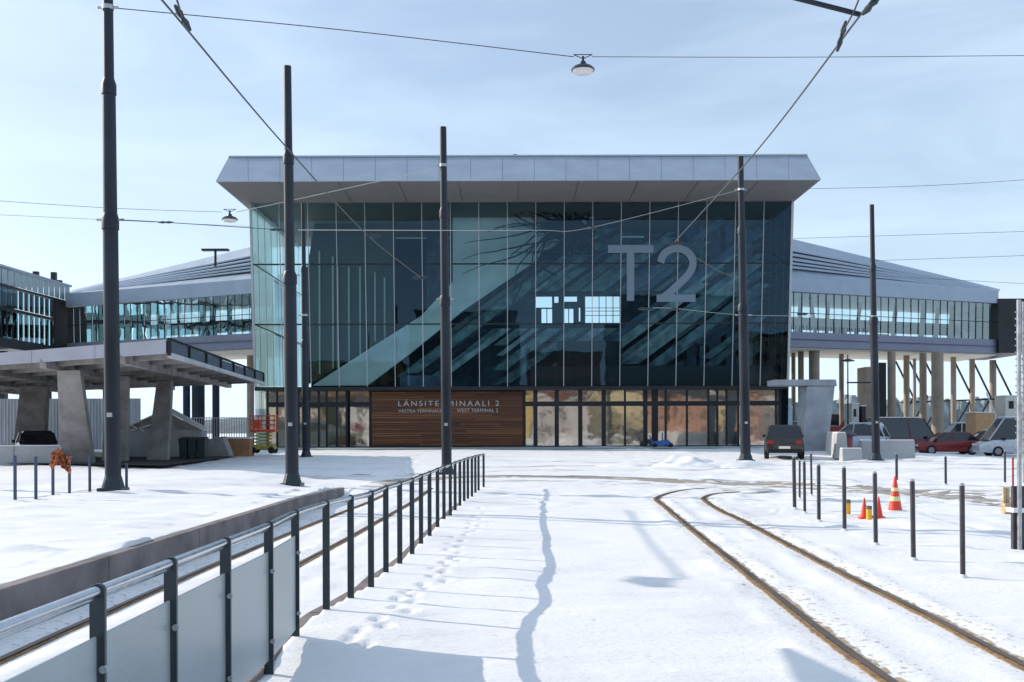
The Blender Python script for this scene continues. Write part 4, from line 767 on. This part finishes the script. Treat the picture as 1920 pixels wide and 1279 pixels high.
# ------------------------------------------------------------------ mast with ladder at right edge
ms = thing('site_mast', 'grey steel mast with rungs and a wooden footed stand cut by the right edge', 'mast', tuple(G(1911, 1034))); m0 = Vector(ms.location)
mb = MB(); H_ = 3.35
mb.box(-.024, .024, -.024, .024, -.05, H_).build('mast_tube', M_galv, ms, bevel=.006)
MB().box(.07, .10, .03, .06, .9, H_-.02).build('mast_tube', M_galv, ms)
for k in range(22): MB().bar((-.03, .04, 1.3+k*.09), (.1, .04, 1.3+k*.09), .018).build('rung', M_galv, ms)
MB().box(-.06, .25, .05, .12, .0, .85).build('stand_plate', M_boll, ms); MB().box(-.09, .2, -.02, .2, .5, .56).build('snow_cap', M_snow, ms)
g2 = G(1893, 965); st = thing('pallet_stack', 'small stack of pale timber blocks in the snow at the right edge', 'timber', tuple(g2)); M_tim = mat('pale_timber', (.5, .38, .24), .8, var=.2, scale=6)
for k, (a, b2, c, d, e, f) in enumerate(((-.14, .14, -.1, .1, 0, .07), (-.12, -.05, -.1, .1, .07, .14), (.05, .12, -.1, .1, .07, .14), (-.14, .16, -.1, .1, .14, .19))): MB().box(a, b2, c, d, e, f).build('timber_block', M_tim, st)
for x in (-.1, -.03): MB().box(x, x+.05, .05, .1, .19, .5).build('timber_post', M_tim, st)
o = MB().lathe([(.02, -.1), (.02, 1.05)], n=8).build('marker_stick', mat('red_stick', (.3, .02, .02), .5), None, loc=G(1899, 955)); tag(o, 'thin dark red marker stick beside the mast at right', 'marker stick')

# ------------------------------------------------------------------ snow pile
def heap(c, rx, ry, h, seed, label):
    n = 44; vs = []; rr2 = np.random.default_rng(seed)
    for j in range(n+1):
        for i in range(n+1):
            u, v = i/n*2-1, j/n*2-1; r = math.hypot(u, v); e = max(0, 1-r**1.6); nzv = float(vnoise(np.array([u*3+seed]), np.array([v*3.]), 1, seed)[0]); nz2 = float(vnoise(np.array([u*9+seed]), np.array([v*9.]), 1, seed+1)[0])
            vs.append((u*rx, v*ry, h*e*(1+nzv*1.1)+nz2*.12*h*min(1, e*3)-.08))
    fs = [(j*(n+1)+i, j*(n+1)+i+1, (j+1)*(n+1)+i+1, (j+1)*(n+1)+i) for j in range(n) for i in range(n)]
    o = MB().add(vs, fs).build('snow_heap', M_snow, None, smooth=False, loc=c); o.data.shade_smooth(); tag(o, label, 'snow heap', 'heaps of cleared snow')
c = G(1308, 879); heap((c.x, c.y+2, terrain(c.x, c.y)), 2.0, 2.2, .42, 3, 'highest snow heap in front of the entrance, left of a pole'); c = G(1190, 879); heap((c.x, c.y+2, terrain(c.x, c.y)), 2.2, 1.5, .2, 4, 'low snow ridge left of the highest heap')
c = G(1395, 880); heap((c.x, c.y+2, terrain(c.x, c.y)), 2.4, 1.6, .3, 6, 'low snow ridge at the foot of the pole right of T2'); c = G(730, 889); heap((c.x, c.y, terrain(c.x, c.y)), .9, 1.2, .2, 5, 'small lump of snow between two poles')

# ------------------------------------------------------------------ vehicles
M_tyre = M_black; M_cglass = mat('car_glass', (.015, .02, .025), .08, 0, spec=.8); M_rim = mat('rim', (.3, .3, .32), .35, .8); M_tl = mat('tail_lamp', (.35, .015, .015), .25); M_hl = mat('head_lamp', (.7, .7, .72), .15)
def vehicle(kind, loc, rz, colr, label, L_=4.5, Wd=1.8, H=1.45, snow=False, group='parked cars', cat='car'):
    rt = thing('parked_'+('van' if kind == 'van' else 'car'), label, cat, loc, rz, group); paint = mat('paint_'+'_'.join('%03d' % int(c*1000) for c in colr), colr, .3, .2, var=.12, scale=4, coat=.5)
    hw = Wd/2
    # stations along x (front = +x): x, sill, shoulder z, half width
    st = [(-.5, .42, .30 if 0 else .72, .84), (-.485, .3, .86, .95), (-.40, .22, .92, 1), (-.2, .2, .93, 1), (.1, .2, .92, 1), (.27, .2, .88, 1), (.42, .22, .78, .97), (.485, .28, .68, .9), (.5, .38, .58, .8)]
    if kind == 'van': st = [(-.5, .4, .95, .9), (-.49, .3, 1.02, .97), (-.2, .22, 1.04, 1), (.2, .22, 1.04, 1), (.36, .22, 1.0, 1), (.47, .25, .82, .95), (.5, .36, .66, .82)]
    if kind == 'suv': st = [(-.5, .45, .85, .88), (-.485, .34, 1.0, .96), (-.3, .28, 1.06, 1), (.1, .28, 1.05, 1), (.27, .28, 1.02, 1), (.43, .3, .93, .97), (.49, .36, .8, .9), (.5, .45, .7, .82)]
    vs = []; k = 8
    for x, zs_, zh, wf in st:
        w_ = hw*wf; X = x*L_
        vs += [(X, -w_*.9, zs_), (X, -w_, zs_+.12), (X, -w_, zh-.14), (X, -w_*.92, zh), (X, w_*.92, zh), (X, w_, zh-.14), (X, w_, zs_+.12), (X, w_*.9, zs_)]
    fs = [(i*k+j, i*k+(j+1) % k, (i+1)*k+(j+1) % k, (i+1)*k+j) for i in range(len(st)-1) for j in range(k)] + [tuple(range(k))[::-1], tuple((len(st)-1)*k+j for j in range(k))]
    MB().add(vs, fs).build('body', paint, rt, smooth=True)
    zb_ = {'sedan': .9, 'van': 1.02, 'suv': 1.03, 'hatch': .9}[kind]
    prof = {'sedan': [(-.42, 0), (-.27, .93), (-.1, 1), (.08, .96), (.28, 0)], 'hatch': [(-.48, 0), (-.4, .85), (-.15, 1), (.08, .96), (.3, 0)], 'suv': [(-.48, 0), (-.43, .92), (-.15, 1), (.1, .97), (.27, 0)], 'van': [(-.495, 0), (-.485, .96), (-.2, 1), (.22, .98), (.4, 0)]}[kind]
    gh = MB(); n_ = len(prof); rh = H-zb_
    pl = [(x*L_, zb_-.03+z*rh, hw*(.9-.16*z)) for x, z in prof]
    vs = [(x, -w_, z) for x, z, w_ in pl]+[(x, w_, z) for x, z, w_ in pl]; fs = [tuple(range(n_)), tuple(range(n_, 2*n_))[::-1]]+[(i, n_+i, n_+(i+1) % n_, (i+1) % n_) for i in range(n_)]
    gh.add(vs, fs).build('windows', M_cglass, rt)
    rf = MB(); a, b2 = pl[1], pl[-2]; mid = pl[2]
    rf.hexa([(a[0]-.02, -a[2]-.01, a[1]-.02), (a[0]-.02, a[2]+.01, a[1]-.02), (b2[0]+.02, b2[2]+.01, b2[1]-.02), (b2[0]+.02, -b2[2]-.01, b2[1]-.02)][::-1], [(a[0]+.05, -a[2]+.08, mid[1]+.03), (a[0]+.05, a[2]-.08, mid[1]+.03), (b2[0]-.08, b2[2]-.08, b2[1]+.04), (b2[0]-.08, -b2[2]+.08, b2[1]+.04)][::-1]).build('roof', paint, rt, bevel=.03)
    if snow: MB().box(a[0]+.1, b2[0]-.1, -hw*.68, hw*.68, mid[1]+.03, mid[1]+.1).build('snow_cover', M_snow, rt, bevel=.03)
    for s in (-1, 1):
        for (p, q2) in ((pl[0], pl[1]), (pl[-2], pl[-1])): MB().bar((p[0], s*(p[2]+.005), p[1]), (q2[0], s*(q2[2]+.005), q2[1]), .06).build('pillar', paint, rt)
        MB().bar((0, s*(pl[0][2]+.005), zb_), (-.02*L_, s*(pl[2][2]+.005), mid[1]), .07).build('pillar', paint, rt)
        MB().box(.22*L_, .25*L_, s*(hw+.02)-.07, s*(hw+.02)+.07, zb_, zb_+.13).build('mirror', M_black, rt)
        MB().box(-.5*L_-.012, -.5*L_+.1, s*hw*.72-.13, s*hw*.72+.13, zb_-.3, zb_-.13).build('tail_light', M_tl, rt, bevel=.01)
        MB().box(.485*L_, .5*L_+.008, s*hw*.66-.15, s*hw*.66+.15, zb_-.34, zb_-.22).build('headlight', M_hl, rt, bevel=.01)
        for xw in (-.3, .3):
            r = .32 if kind != 'suv' else .36; wl_ = MB().tube([(xw*L_, s*(hw-.2), r), (xw*L_, s*(hw+.01), r)], r, 18).build('wheel', M_tyre, rt, smooth=True); MB().tube([(xw*L_, s*(hw+.012), r), (xw*L_, s*(hw+.022), r)], r*.6, 14).build('rim', M_rim, wl_)
    MB().box(-.5*L_-.02, -.5*L_+.05, -.26, .26, .5, .62).build('number_plate', M_white, rt)
    MB().box(-.5*L_-.03, -.49*L_, -hw*.85, hw*.85, .3, .48).build('bumper', M_black, rt, bevel=.02)
    return rt
def at(x, yb): g_ = G(x, yb); return (g_.x, g_.y, terrain(g_.x, g_.y))
def atz(x, Z): X = (x-HX)*Z/F; return (X, Z, terrain(X, Z))
vehicle('suv', at(1469, 861), R(77), (.035, .03, .028), 'dark sport utility car seen from behind beside the concrete gateway', 4.4, 1.8, 1.62)
vehicle('sedan', atz(1776, 70), R(176), (.20, .014, .012), 'dark red saloon with rounded roof behind the right barriers', 4.3, 1.8, 1.5)
vehicle('van', atz(1694, 76), R(12), (.10, .012, .016), 'long dark red van parked under the right wing', 5.0, 2.0, 2.45, snow=True, cat='van')
vehicle('hatch', atz(1604, 73), R(148), (.40, .46, .55), 'pale blue white car half hidden by the concrete barrier', 4.4, 1.8, 1.75, snow=True)
vehicle('hatch', atz(1795, 84), R(178), (.5, .53, .58), 'pale snow covered car behind the red saloon', 4.8, 1.9, 2.2, snow=True)
vehicle('sedan', atz(1850, 74), R(168), (.10, .012, .014), 'dark red car partly hidden by the red saloon near the right edge', 4.4, 1.8, 1.6, snow=True)
vehicle('van', atz(1912, 66), R(172), (.55, .58, .63), 'white snowy van cut off by the right edge', 5.2, 2.0, 2.4, snow=True, cat='van')
vehicle('sedan', atz(1492, 84), R(178), (.05, .06, .08), 'dark car with snowy roof behind the gateway leg', 4.4, 1.8, 1.9, snow=True)
vehicle('hatch', atz(1638, 80), R(25), (.02, .02, .025), 'dark car between the barrier and the slimmest pole', 4.0, 1.75, 1.8)
vehicle('sedan', atz(1880, 88), R(10), (.03, .05, .05), 'dark green car behind the white van', 4.4, 1.8, 1.9, snow=True)
vehicle('hatch', atz(66, 50), R(118), (.012, .016, .018), 'black hatchback behind the snowy wall at the far left', 4.0, 1.7, 1.45)

# ------------------------------------------------------------------ barriers and low walls
def barrier(a, b_, h, th, label, name='concrete_barrier'):
    a, b_ = Vector(a), Vector(b_); mid = (a+b_)/2; d = (b_-a); ln = d.length; rz = math.atan2(d.y, d.x); rt = thing(name, label, 'barrier', tuple(mid), rz, 'concrete barriers'); n_ = max(1, round(ln/1.8))
    for k in range(n_):
        x0 = -ln/2+k*ln/n_+.01; x1 = x0+ln/n_-.02
        MB().hexa([(x0, -th/2, -.05), (x1, -th/2, -.05), (x1, th/2, -.05), (x0, th/2, -.05)], [(x0, -th*.35, h), (x1, -th*.35, h), (x1, th*.35, h), (x0, th*.35, h)]).build('barrier_block', M_concl, rt, bevel=.03)
    MB().box(-ln/2+.02, ln/2-.02, -th*.3, th*.3, h+.002, h+.06).build('snow_cap', M_snow, rt, bevel=.02)
barrier(at(1612, 862), at(1712, 862), .85, .7, 'long pale concrete barrier behind the slimmest pole'); barrier(at(1552, 845), at(1578, 864), 1.15, .6, 'slanting concrete barrier left of the others'); barrier(at(1576, 867), at(1614, 867), .55, .6, 'lowest and nearest concrete barrier block')
ob = thing('round_bin', 'dark round topped bin with red stripe between the barriers', 'bin', at(1588, 856)); MB().lathe([(.28, 0), (.3, 1.0)], n=14).build('body', mat('bin_red', (.25, .06, .06), .6), ob, smooth=True); MB().lathe([(.5, 1.0), (.5, 1.08), (.1, 1.35)], n=16).build('lid', M_boll, ob, smooth=True)
barrier(atz(-60, 45), atz(120, 45), .78, .5, 'low snow topped wall in front of the black hatchback', 'low_wall')
barrier(at(140, 852), at(236, 862), .25, .4, 'low snowy kerb wall under the canopy', 'low_wall')
# orange sheet on the wall
oc = Vector(atz(114, 22)); ob = thing('orange_tarpaulin', 'crumpled orange netting hanging over the low fence at left', 'netting', tuple(oc)); n_ = 14; vs = []; rs2 = random.Random(3)
for j in range(n_):
    for i in range(n_): vs.append((-.2+i/(n_-1)*.40+rs2.uniform(-.02, .02), rs2.uniform(-.07, .07), .60+j/(n_-1)*.34+.08*math.sin(i*.4)+rs2.uniform(-.03, .03)))
MB().add(vs, [(j*n_+i, j*n_+i+1, (j+1)*n_+i+1, (j+1)*n_+i) for j in range(n_-1) for i in range(n_-1) if rs2.random() > .02]).build('netting', mat('orange_net', (.42, .13, .06), .7, var=.4, scale=6), ob)

# ------------------------------------------------------------------ clutter under and behind the left canopy
bk = thing('corrugated_hoarding', 'tall grey ribbed site hoarding behind the canopy piers', 'hoarding', (-50, 104, 0)); x = P(-30, 0, 105).x; e = P(262, 0, 105).x; k = 0; zt2 = P(0, 745, 105).z
M_hoard = mat('hoarding_sheet', (.36, .38, .41), .55, .4, var=.15, scale=.8, stretch=(3, 1, .4))
while x < e:
    MB().box(x+50, x+50+1.9, 1, 1.06, 0, zt2).build('sheet', M_hoard, bk); rb = MB()
    for j in range(6): rb.box(x+50+.1+j*.31, x+50+.2+j*.31, .93, .998, 0, zt2-.02)
    rb.build('ribs', M_hoard, bk); x += 1.93; k += 1
ch = thing('mesh_fence', 'grey site fence of upright bars right of the canopy', 'fence', tuple(P(415, 820, 96)*1.0)); ch.location = (P(415, 0, 96).x, 96, 0); x0 = P(355, 0, 96).x-ch.location.x; x1 = P(472, 0, 96).x-ch.location.x; zt3 = P(0, 782, 96).z
MB().bar((x0, 0, zt3), (x1, 0, zt3), .08).build('top_rail', M_galv, ch); MB().bar((x0, 0, .2), (x1, 0, .2), .08).build('bottom_rail', M_galv, ch)
for k in range(26): xx = x0+(x1-x0)*k/25; MB().bar((xx, 0, .1), (xx, 0, zt3), .05).build('bar', M_galv, ch)
# gabled white shed
sh = thing('gabled_shed', 'small pale gabled site shelter behind the leaning piers', 'shed', (P(310, 0, 80).x, 80, 0)); sx = P(310, 0, 80).x
def shp(x, y, Y): v = P(x, y, Y); return Vector((v.x-sx, Y-80, v.z))
MB().hexa([shp(240, 862, 78), shp(378, 862, 78), shp(390, 862, 86), shp(255, 862, 86)], [shp(240, 800, 78), shp(378, 806, 78), shp(388, 806, 86), shp(252, 800, 86)]).build('walls', M_concl, sh)
MB().hexa([shp(238, 800, 78), shp(310, 768, 78), shp(325, 768, 86), shp(252, 800, 86)], [shp(238, 797, 78), shp(310, 765, 78), shp(325, 765, 86), shp(252, 797, 86)]).build('roof_slope', M_snow, sh); MB().hexa([shp(310, 768, 78), shp(380, 806, 78), shp(392, 806, 86), shp(325, 768, 86)], [shp(310, 765, 78), shp(380, 802, 78), shp(392, 802, 86), shp(325, 765, 86)]).build('roof_slope', M_snow, sh)
MB().add([shp(243, 800, 78.2), shp(378, 806, 78.2), shp(310, 768, 78.2)], [(0, 1, 2)]).build('gable', M_conc, sh); MB().bar(shp(244, 795, 77.9), shp(270, 806, 77.9), .1).bar(shp(244, 806, 77.9), shp(300, 790, 77.9), .1).build('brace', M_white, sh)
for k, (x, l) in enumerate(((345, 'left of three dark wheeled bins beside the pale shed'), (362, 'middle of three dark wheeled bins beside the pale shed'), (380, 'right of three dark wheeled bins beside the pale shed'))):
    b2 = at(x, 862); bn_ = thing('wheeled_bin', l, 'bin', b2, 0, 'dark wheeled bins'); w_ = .19; MB().hexa([(-w_*.8, -.2, .08), (w_*.8, -.2, .08), (w_*.8, .25, .08), (-w_*.8, .25, .08)], [(-w_, -.28, 1.0), (w_, -.28, 1.0), (w_, .33, 1.0), (-w_, .33, 1.0)]).build('body', mat('bin_dark', (.03, .05, .06), .5), bn_, bevel=.02); MB().hexa([(-w_*1.05, -.3, 1.004), (w_*1.05, -.3, 1.004), (w_*1.05, .36, 1.004), (-w_*1.05, .36, 1.004)], [(-w_*.9, -.25, 1.06), (w_*.9, -.25, 1.06), (w_*.9, .36, 1.14), (-w_*.9, .36, 1.14)]).build('lid', M_boll, bn_)
    for s in (-1, 1): MB().tube([(s*w_*.7, .3, .09), (s*w_*.9, .3, .09)], .09, 10).build('wheel', M_black, bn_)
bx = thing('cardboard_crate', 'brown crate with snow on top right of the wheeled bins', 'crate', at(436, 855)); MB().box(-.9, .9, 0, 1, 0, .95).build('crate_body', mat('crate_brown', (.38, .2, .1), .8, var=.2), bx); MB().box(-.95, .95, -.05, 1.05, .95, 1.05).build('snow_cap', M_snow, bx, bevel=.03)
bx = thing('grey_crate', 'grey covered pallet between the bins and the brown crate', 'crate', at(405, 857)); MB().hexa([(-.7, 0, 0), (.7, 0, 0), (.7, 1, 0), (-.7, 1, 0)], [(-.5, .1, .95), (.3, .1, 1.1), (.3, .9, 1.1), (-.5, .9, .95)]).build('cover', M_conc, bx)
bx = thing('blue_machine', 'small blue trolley with black wheels in front of the entrance doors', 'trolley', at(1243, 839.5)); Mb = mat('machine_blue', (.03, .12, .42), .4)
bx_blue = bx; bx.location.z = 0; bx.location.y = 106; bx.location.x = P(1243, 0, 106).x
MB().hexa([(-1.1, 0, .25), (1.1, 0, .25), (1.1, .8, .25), (-1.1, .8, .25)], [(-.9, .1, .6), (.5, .1, .8), (.5, .7, .8), (-.9, .7, .6)]).build('deck', Mb, bx, bevel=.03); MB().bar((-1.0, .4, .6), (-1.3, .4, 1.2), .1).bar((0, .4, .7), (0, .4, 1.5), .12).build('handle', Mb, bx)
for s in (-.8, .8): MB().tube([(s, -.05, .22), (s, .1, .22)], .22, 12).tube([(s, .7, .22), (s, .85, .22)], .22, 12).build('wheel', M_black, bx)
# scissor lift
sf = thing('scissor_lift', 'orange railed scissor lift on yellow base by the left shop windows', 'lift', at(492, 851)); sf.location = (P(492, 0, 82).x, 82, 0); Mo = mat('lift_orange', (.62, .07, .02), .5, var=.15); My = mat('lift_yellow', (.35, .32, .05), .6, var=.2)
MB().box(-.85, .85, -.1, 1.1, .3, .62).build('chassis', My, sf, bevel=.03)
for s in (-.7, .7): MB().tube([(s, -.2, .25), (s, .0, .25)], .25, 12).tube([(s, 1.0, .25), (s, 1.2, .25)], .25, 12).build('wheel', M_black, sf)
for k in range(4): z = .62+k*.25; MB().bar((-.7, .1, z), (.7, .1, z+.25), .08).bar((.7, .13, z), (-.7, .13, z+.25), .08).build('scissor_arm', My, sf)
MB().box(-.95, .95, -.1, 1.1, 1.65, 1.85).build('platform', Mo, sf); rb = MB()
for z in (2.2, 2.55, 2.9): rb.bar((-.93, -.08, z), (.93, -.08, z), .07).bar((-.93, 1.08, z), (.93, 1.08, z), .07).bar((-.93, -.08, z), (-.93, 1.08, z), .07).bar((.93, -.08, z), (.93, 1.08, z), .07)
for x in (-.93, -.3, .3, .93): rb.bar((x, -.08, 1.85), (x, -.08, 2.93), .07).bar((x, 1.08, 1.85), (x, 1.08, 2.93), .07)
rb.box(-.7, -.1, -.12, -.1, 1.9, 2.5); rb.build('guard_rail', Mo, sf)
# site machines and small things under the right wing
ex = thing('red_digger', 'small dark red digger under the right wing behind the gateway', 'digger', (P(1574, 0, 120).x, 120, 0)); Mr = mat('digger_red', (.3, .03, .02), .5, var=.2)
MB().box(-1.6, 1.6, 0, 2.4, .3, 1.0).build('tracks', M_black, ex, bevel=.2); MB().hexa([(-1.7, 0, 1.05), (1.7, 0, 1.05), (1.7, 2.4, 1.05), (-1.7, 2.4, 1.05)], [(-1.4, .2, 2.2), (1.5, .2, 2.0), (1.5, 2.2, 2.0), (-1.4, 2.2, 2.2)]).build('body', Mr, ex, bevel=.08); MB().box(-1.2, .1, .3, 2.0, 2.2, 3.5).build('cab', M_cglass, ex, bevel=.08); MB().bar((.4, 1, 2), (1.6, 1, 3.6), .35).bar((1.6, 1, 3.6), (2.1, 1, 2.0), .25).build('boom', Mr, ex)
site_things = []
for x, y0, y1, wd, col, lab, nm in ((1604, 760, 800, 14, (.55, .55, .5), 'white site cabin under the right wing', 'site_cabin'), (1620, 764, 798, 8, (.03, .03, .035), 'dark locker beside the white site cabin', 'locker'), (1846, 777, 796, 34, (.5, .3, .14), 'tan timber load behind the parked cars', 'timber_load'), (1480, 766, 800, 12, (.45, .6, .75), 'pale blue tank behind the dark snowy car', 'tank'), (1898, 746, 785, 26, (.6, .58, .52), 'pale shed behind the mast at right', 'shed')):
    Y = 112; a = P(x-wd/2, y1, Y); b_ = P(x+wd/2, y0, Y); rt = thing(nm, lab, nm.replace('_', ' '), ((a.x+b_.x)/2, Y, 0)); w_ = (b_.x-a.x)/2
    site_things.append(rt); mm_ = mat('m_'+nm, col, .6, var=.1); MB().box(-w_, w_, 0, 2.5, -.8, b_.z).build('body', mm_, rt, bevel=.05); MB().box(-w_-.05, w_+.05, -.05, 2.55, b_.z+.003, b_.z+.12).build('snow_cap', M_snow, rt, bevel=.03)
    if nm in ('site_cabin', 'shed'): MB().box(-w_*.5, w_*.2, -.04, -.003, b_.z-1.3, b_.z-.5).build('window', M_dark, rt)
lp = thing('street_lamp', 'thin dark lamp post under the right wing', 'lamp', (P(1590, 0, 112).x, 112, 0)); MB().tube([(0, 0, 0), (0, 0, 9.6)], [.1, .06], 8).build('post', M_dark, lp, smooth=True); MB().lathe([(.1, .2), (.7, 0), (.7, -.08), (.1, -.15)], (0, 0, 9.0), 12).build('lamp_head', M_dark, lp); MB().box(-.1, 2.6, -.1, .1, 6.6, 6.75).build('arm', M_dark, lp)
# crossed metal frame beside the white van
tr_ = thing('steel_trestle', 'white steel trestle frame in front of the snowy van at right', 'trestle', at(1868, 852)); MB().bar((-.25, 0, 0), (0, 0, 2.6), .12).bar((.35, 0, 0), (.05, 0, 2.6), .12).bar((-.2, 0, .7), (.3, 0, .7), .08).bar((0, 0, 2.6), (-.7, 0, 4.3), .07).build('frame', mat('white_steel', (.6, .62, .65), .5), tr_)

# ------------------------------------------------------------------ far shore and woods
def woods_strip(name, x0, x1, Y, h0, seed, m, kind='stuff'):
    rr2 = random.Random(seed); mb = MB(); x = x0
    while x < x1:
        h = h0*(.9+.2*rr2.random()); w_ = h0*.35*(.7+rr2.random()*.7); y = Y+rr2.uniform(-12, 12)
        # a ragged crown of several small cones
        for c in range(3):
            cx = x+rr2.uniform(-w_, w_)*.5; hh = h*(.82+.2*rr2.random()); mb.lathe([(w_*.3, 0), (w_*.8, hh*.3), (w_*.8, hh*.6), (w_*.55, hh*.85), (w_*.2, hh)], (cx, y+rr2.uniform(-2, 2), -.3), 6)
        x += w_*.3
    o = mb.build(name, m); tag(o, 'far grey green wood along the shore seen under the wings', 'wood', kind=kind)
M_wood = mat('far_foliage', (.20, .24, .25), .9, var=.4, scale=.1)  # paler grey green puts the distance haze into the colour
woods_strip('far_wood', 120, 320, 620, 21, 2, M_wood)
mb = MB(); hs = []; nh = 60
for i in range(nh+1): f = i/nh; hs.append((-900+2400*f, 1500, 14+16*math.sin(f*9)+10*math.sin(f*23+1)))
for (a, b2) in zip(hs[:-1], hs[1:]): mb.hexa([(a[0], 1500, -1), (b2[0], 1500, -1), (b2[0], 1700, -1), (a[0], 1700, -1)], [(a[0], 1600, max(8, a[2])), (b2[0], 1600, max(8, b2[2])), (b2[0], 1650, max(8, b2[2])), (a[0], 1650, max(8, a[2]))])
tag(mb.build('far_hills', mat('hill', (.12, .15, .17), .9, var=.3, scale=.01)), kind='structure')

# ------------------------------------------------------------------ town behind the camera, seen only as reflections in the glass
def block(x0, x1, y, h, col, label, seed):
    rr2 = random.Random(seed); rt = thing('apartment_block', label, 'building', ((x0+x1)/2, y, 0), 0, 'apartment blocks behind the viewer'); w_ = (x1-x0)/2
    MB().box(-w_, w_, -14, 0, 0, h).build('walls', mat('blk_%d' % seed, col, .85, var=.3, scale=.5), rt); MB().box(-w_-.3, w_+.3, -14.3, .3, h, h+.5).build('roof', M_dark, rt)
    wn = MB(); z = 1.2
    while z < h-2:
        x = -w_+1.2
        while x < w_-2: 
            if rr2.random() > .12: wn.box(x, x+1.5, .003, .08, z, z+1.5)
            x += 3.1
        z += 3.1
    o = wn.build('windows', mat('far_window', (.03, .04, .05), .2), rt); o['kind'] = 'stuff'
x = -120
for k, (wd, h, col) in enumerate(((34, 24, (.10, .04, .03)), (24, 30, (.05, .05, .055)), (30, 20, (.22, .13, .05)), (28, 33, (.03, .035, .045)), (20, 22, (.16, .05, .03)), (34, 36, (.035, .04, .05)), (26, 26, (.20, .16, .10)), (36, 40, (.025, .03, .04)), (34, 28, (.07, .05, .045)))):
    block(x, x+wd, -95-(k*37 % 40), h, col, ['red brown brick', 'dark grey', 'ochre rendered', 'slate clad tall', 'rust coloured', 'black clad tall', 'sand coloured', 'tallest near black', 'brown grey'][k]+' apartment block reflected in the terminal glass', 20+k); x += wd+2

# ------------------------------------------------------------------ set the site-unit models down on the raised square
for o_ in (T, LB, pr, bk, ch, sh, sf, ex, lp, *site_things): site(o_)
site(CN, .72, .45); site(bx_blue); SC_ = sc; site(SC_)
bpy.context.view_layer.update()
# low pale houses added unseen behind the viewer to lighten the shop window reflections
x = -62
for k, (wd, h, col, nm_) in enumerate(((16, 8.2, (.55, .48, .38), 'cream rendered'), (13, 9.4, (.42, .20, .13), 'salmon brick'), (17, 7.4, (.62, .60, .55), 'off white'), (12, 9.0, (.58, .42, .16), 'yellow ochre'), (15, 8.0, (.50, .45, .42), 'pale grey'), (13, 9.6, (.60, .50, .30), 'sand yellow'), (16, 7.8, (.45, .25, .18), 'brick pink'), (14, 8.8, (.60, .56, .50), 'warm white'))):
    block(x, x+wd, -46-(k*5 % 9), h, col, nm_+' unseen low house added to lighten the shop window reflections', 60+k); x += wd+1.6
print('objects', len(bpy.data.objects))
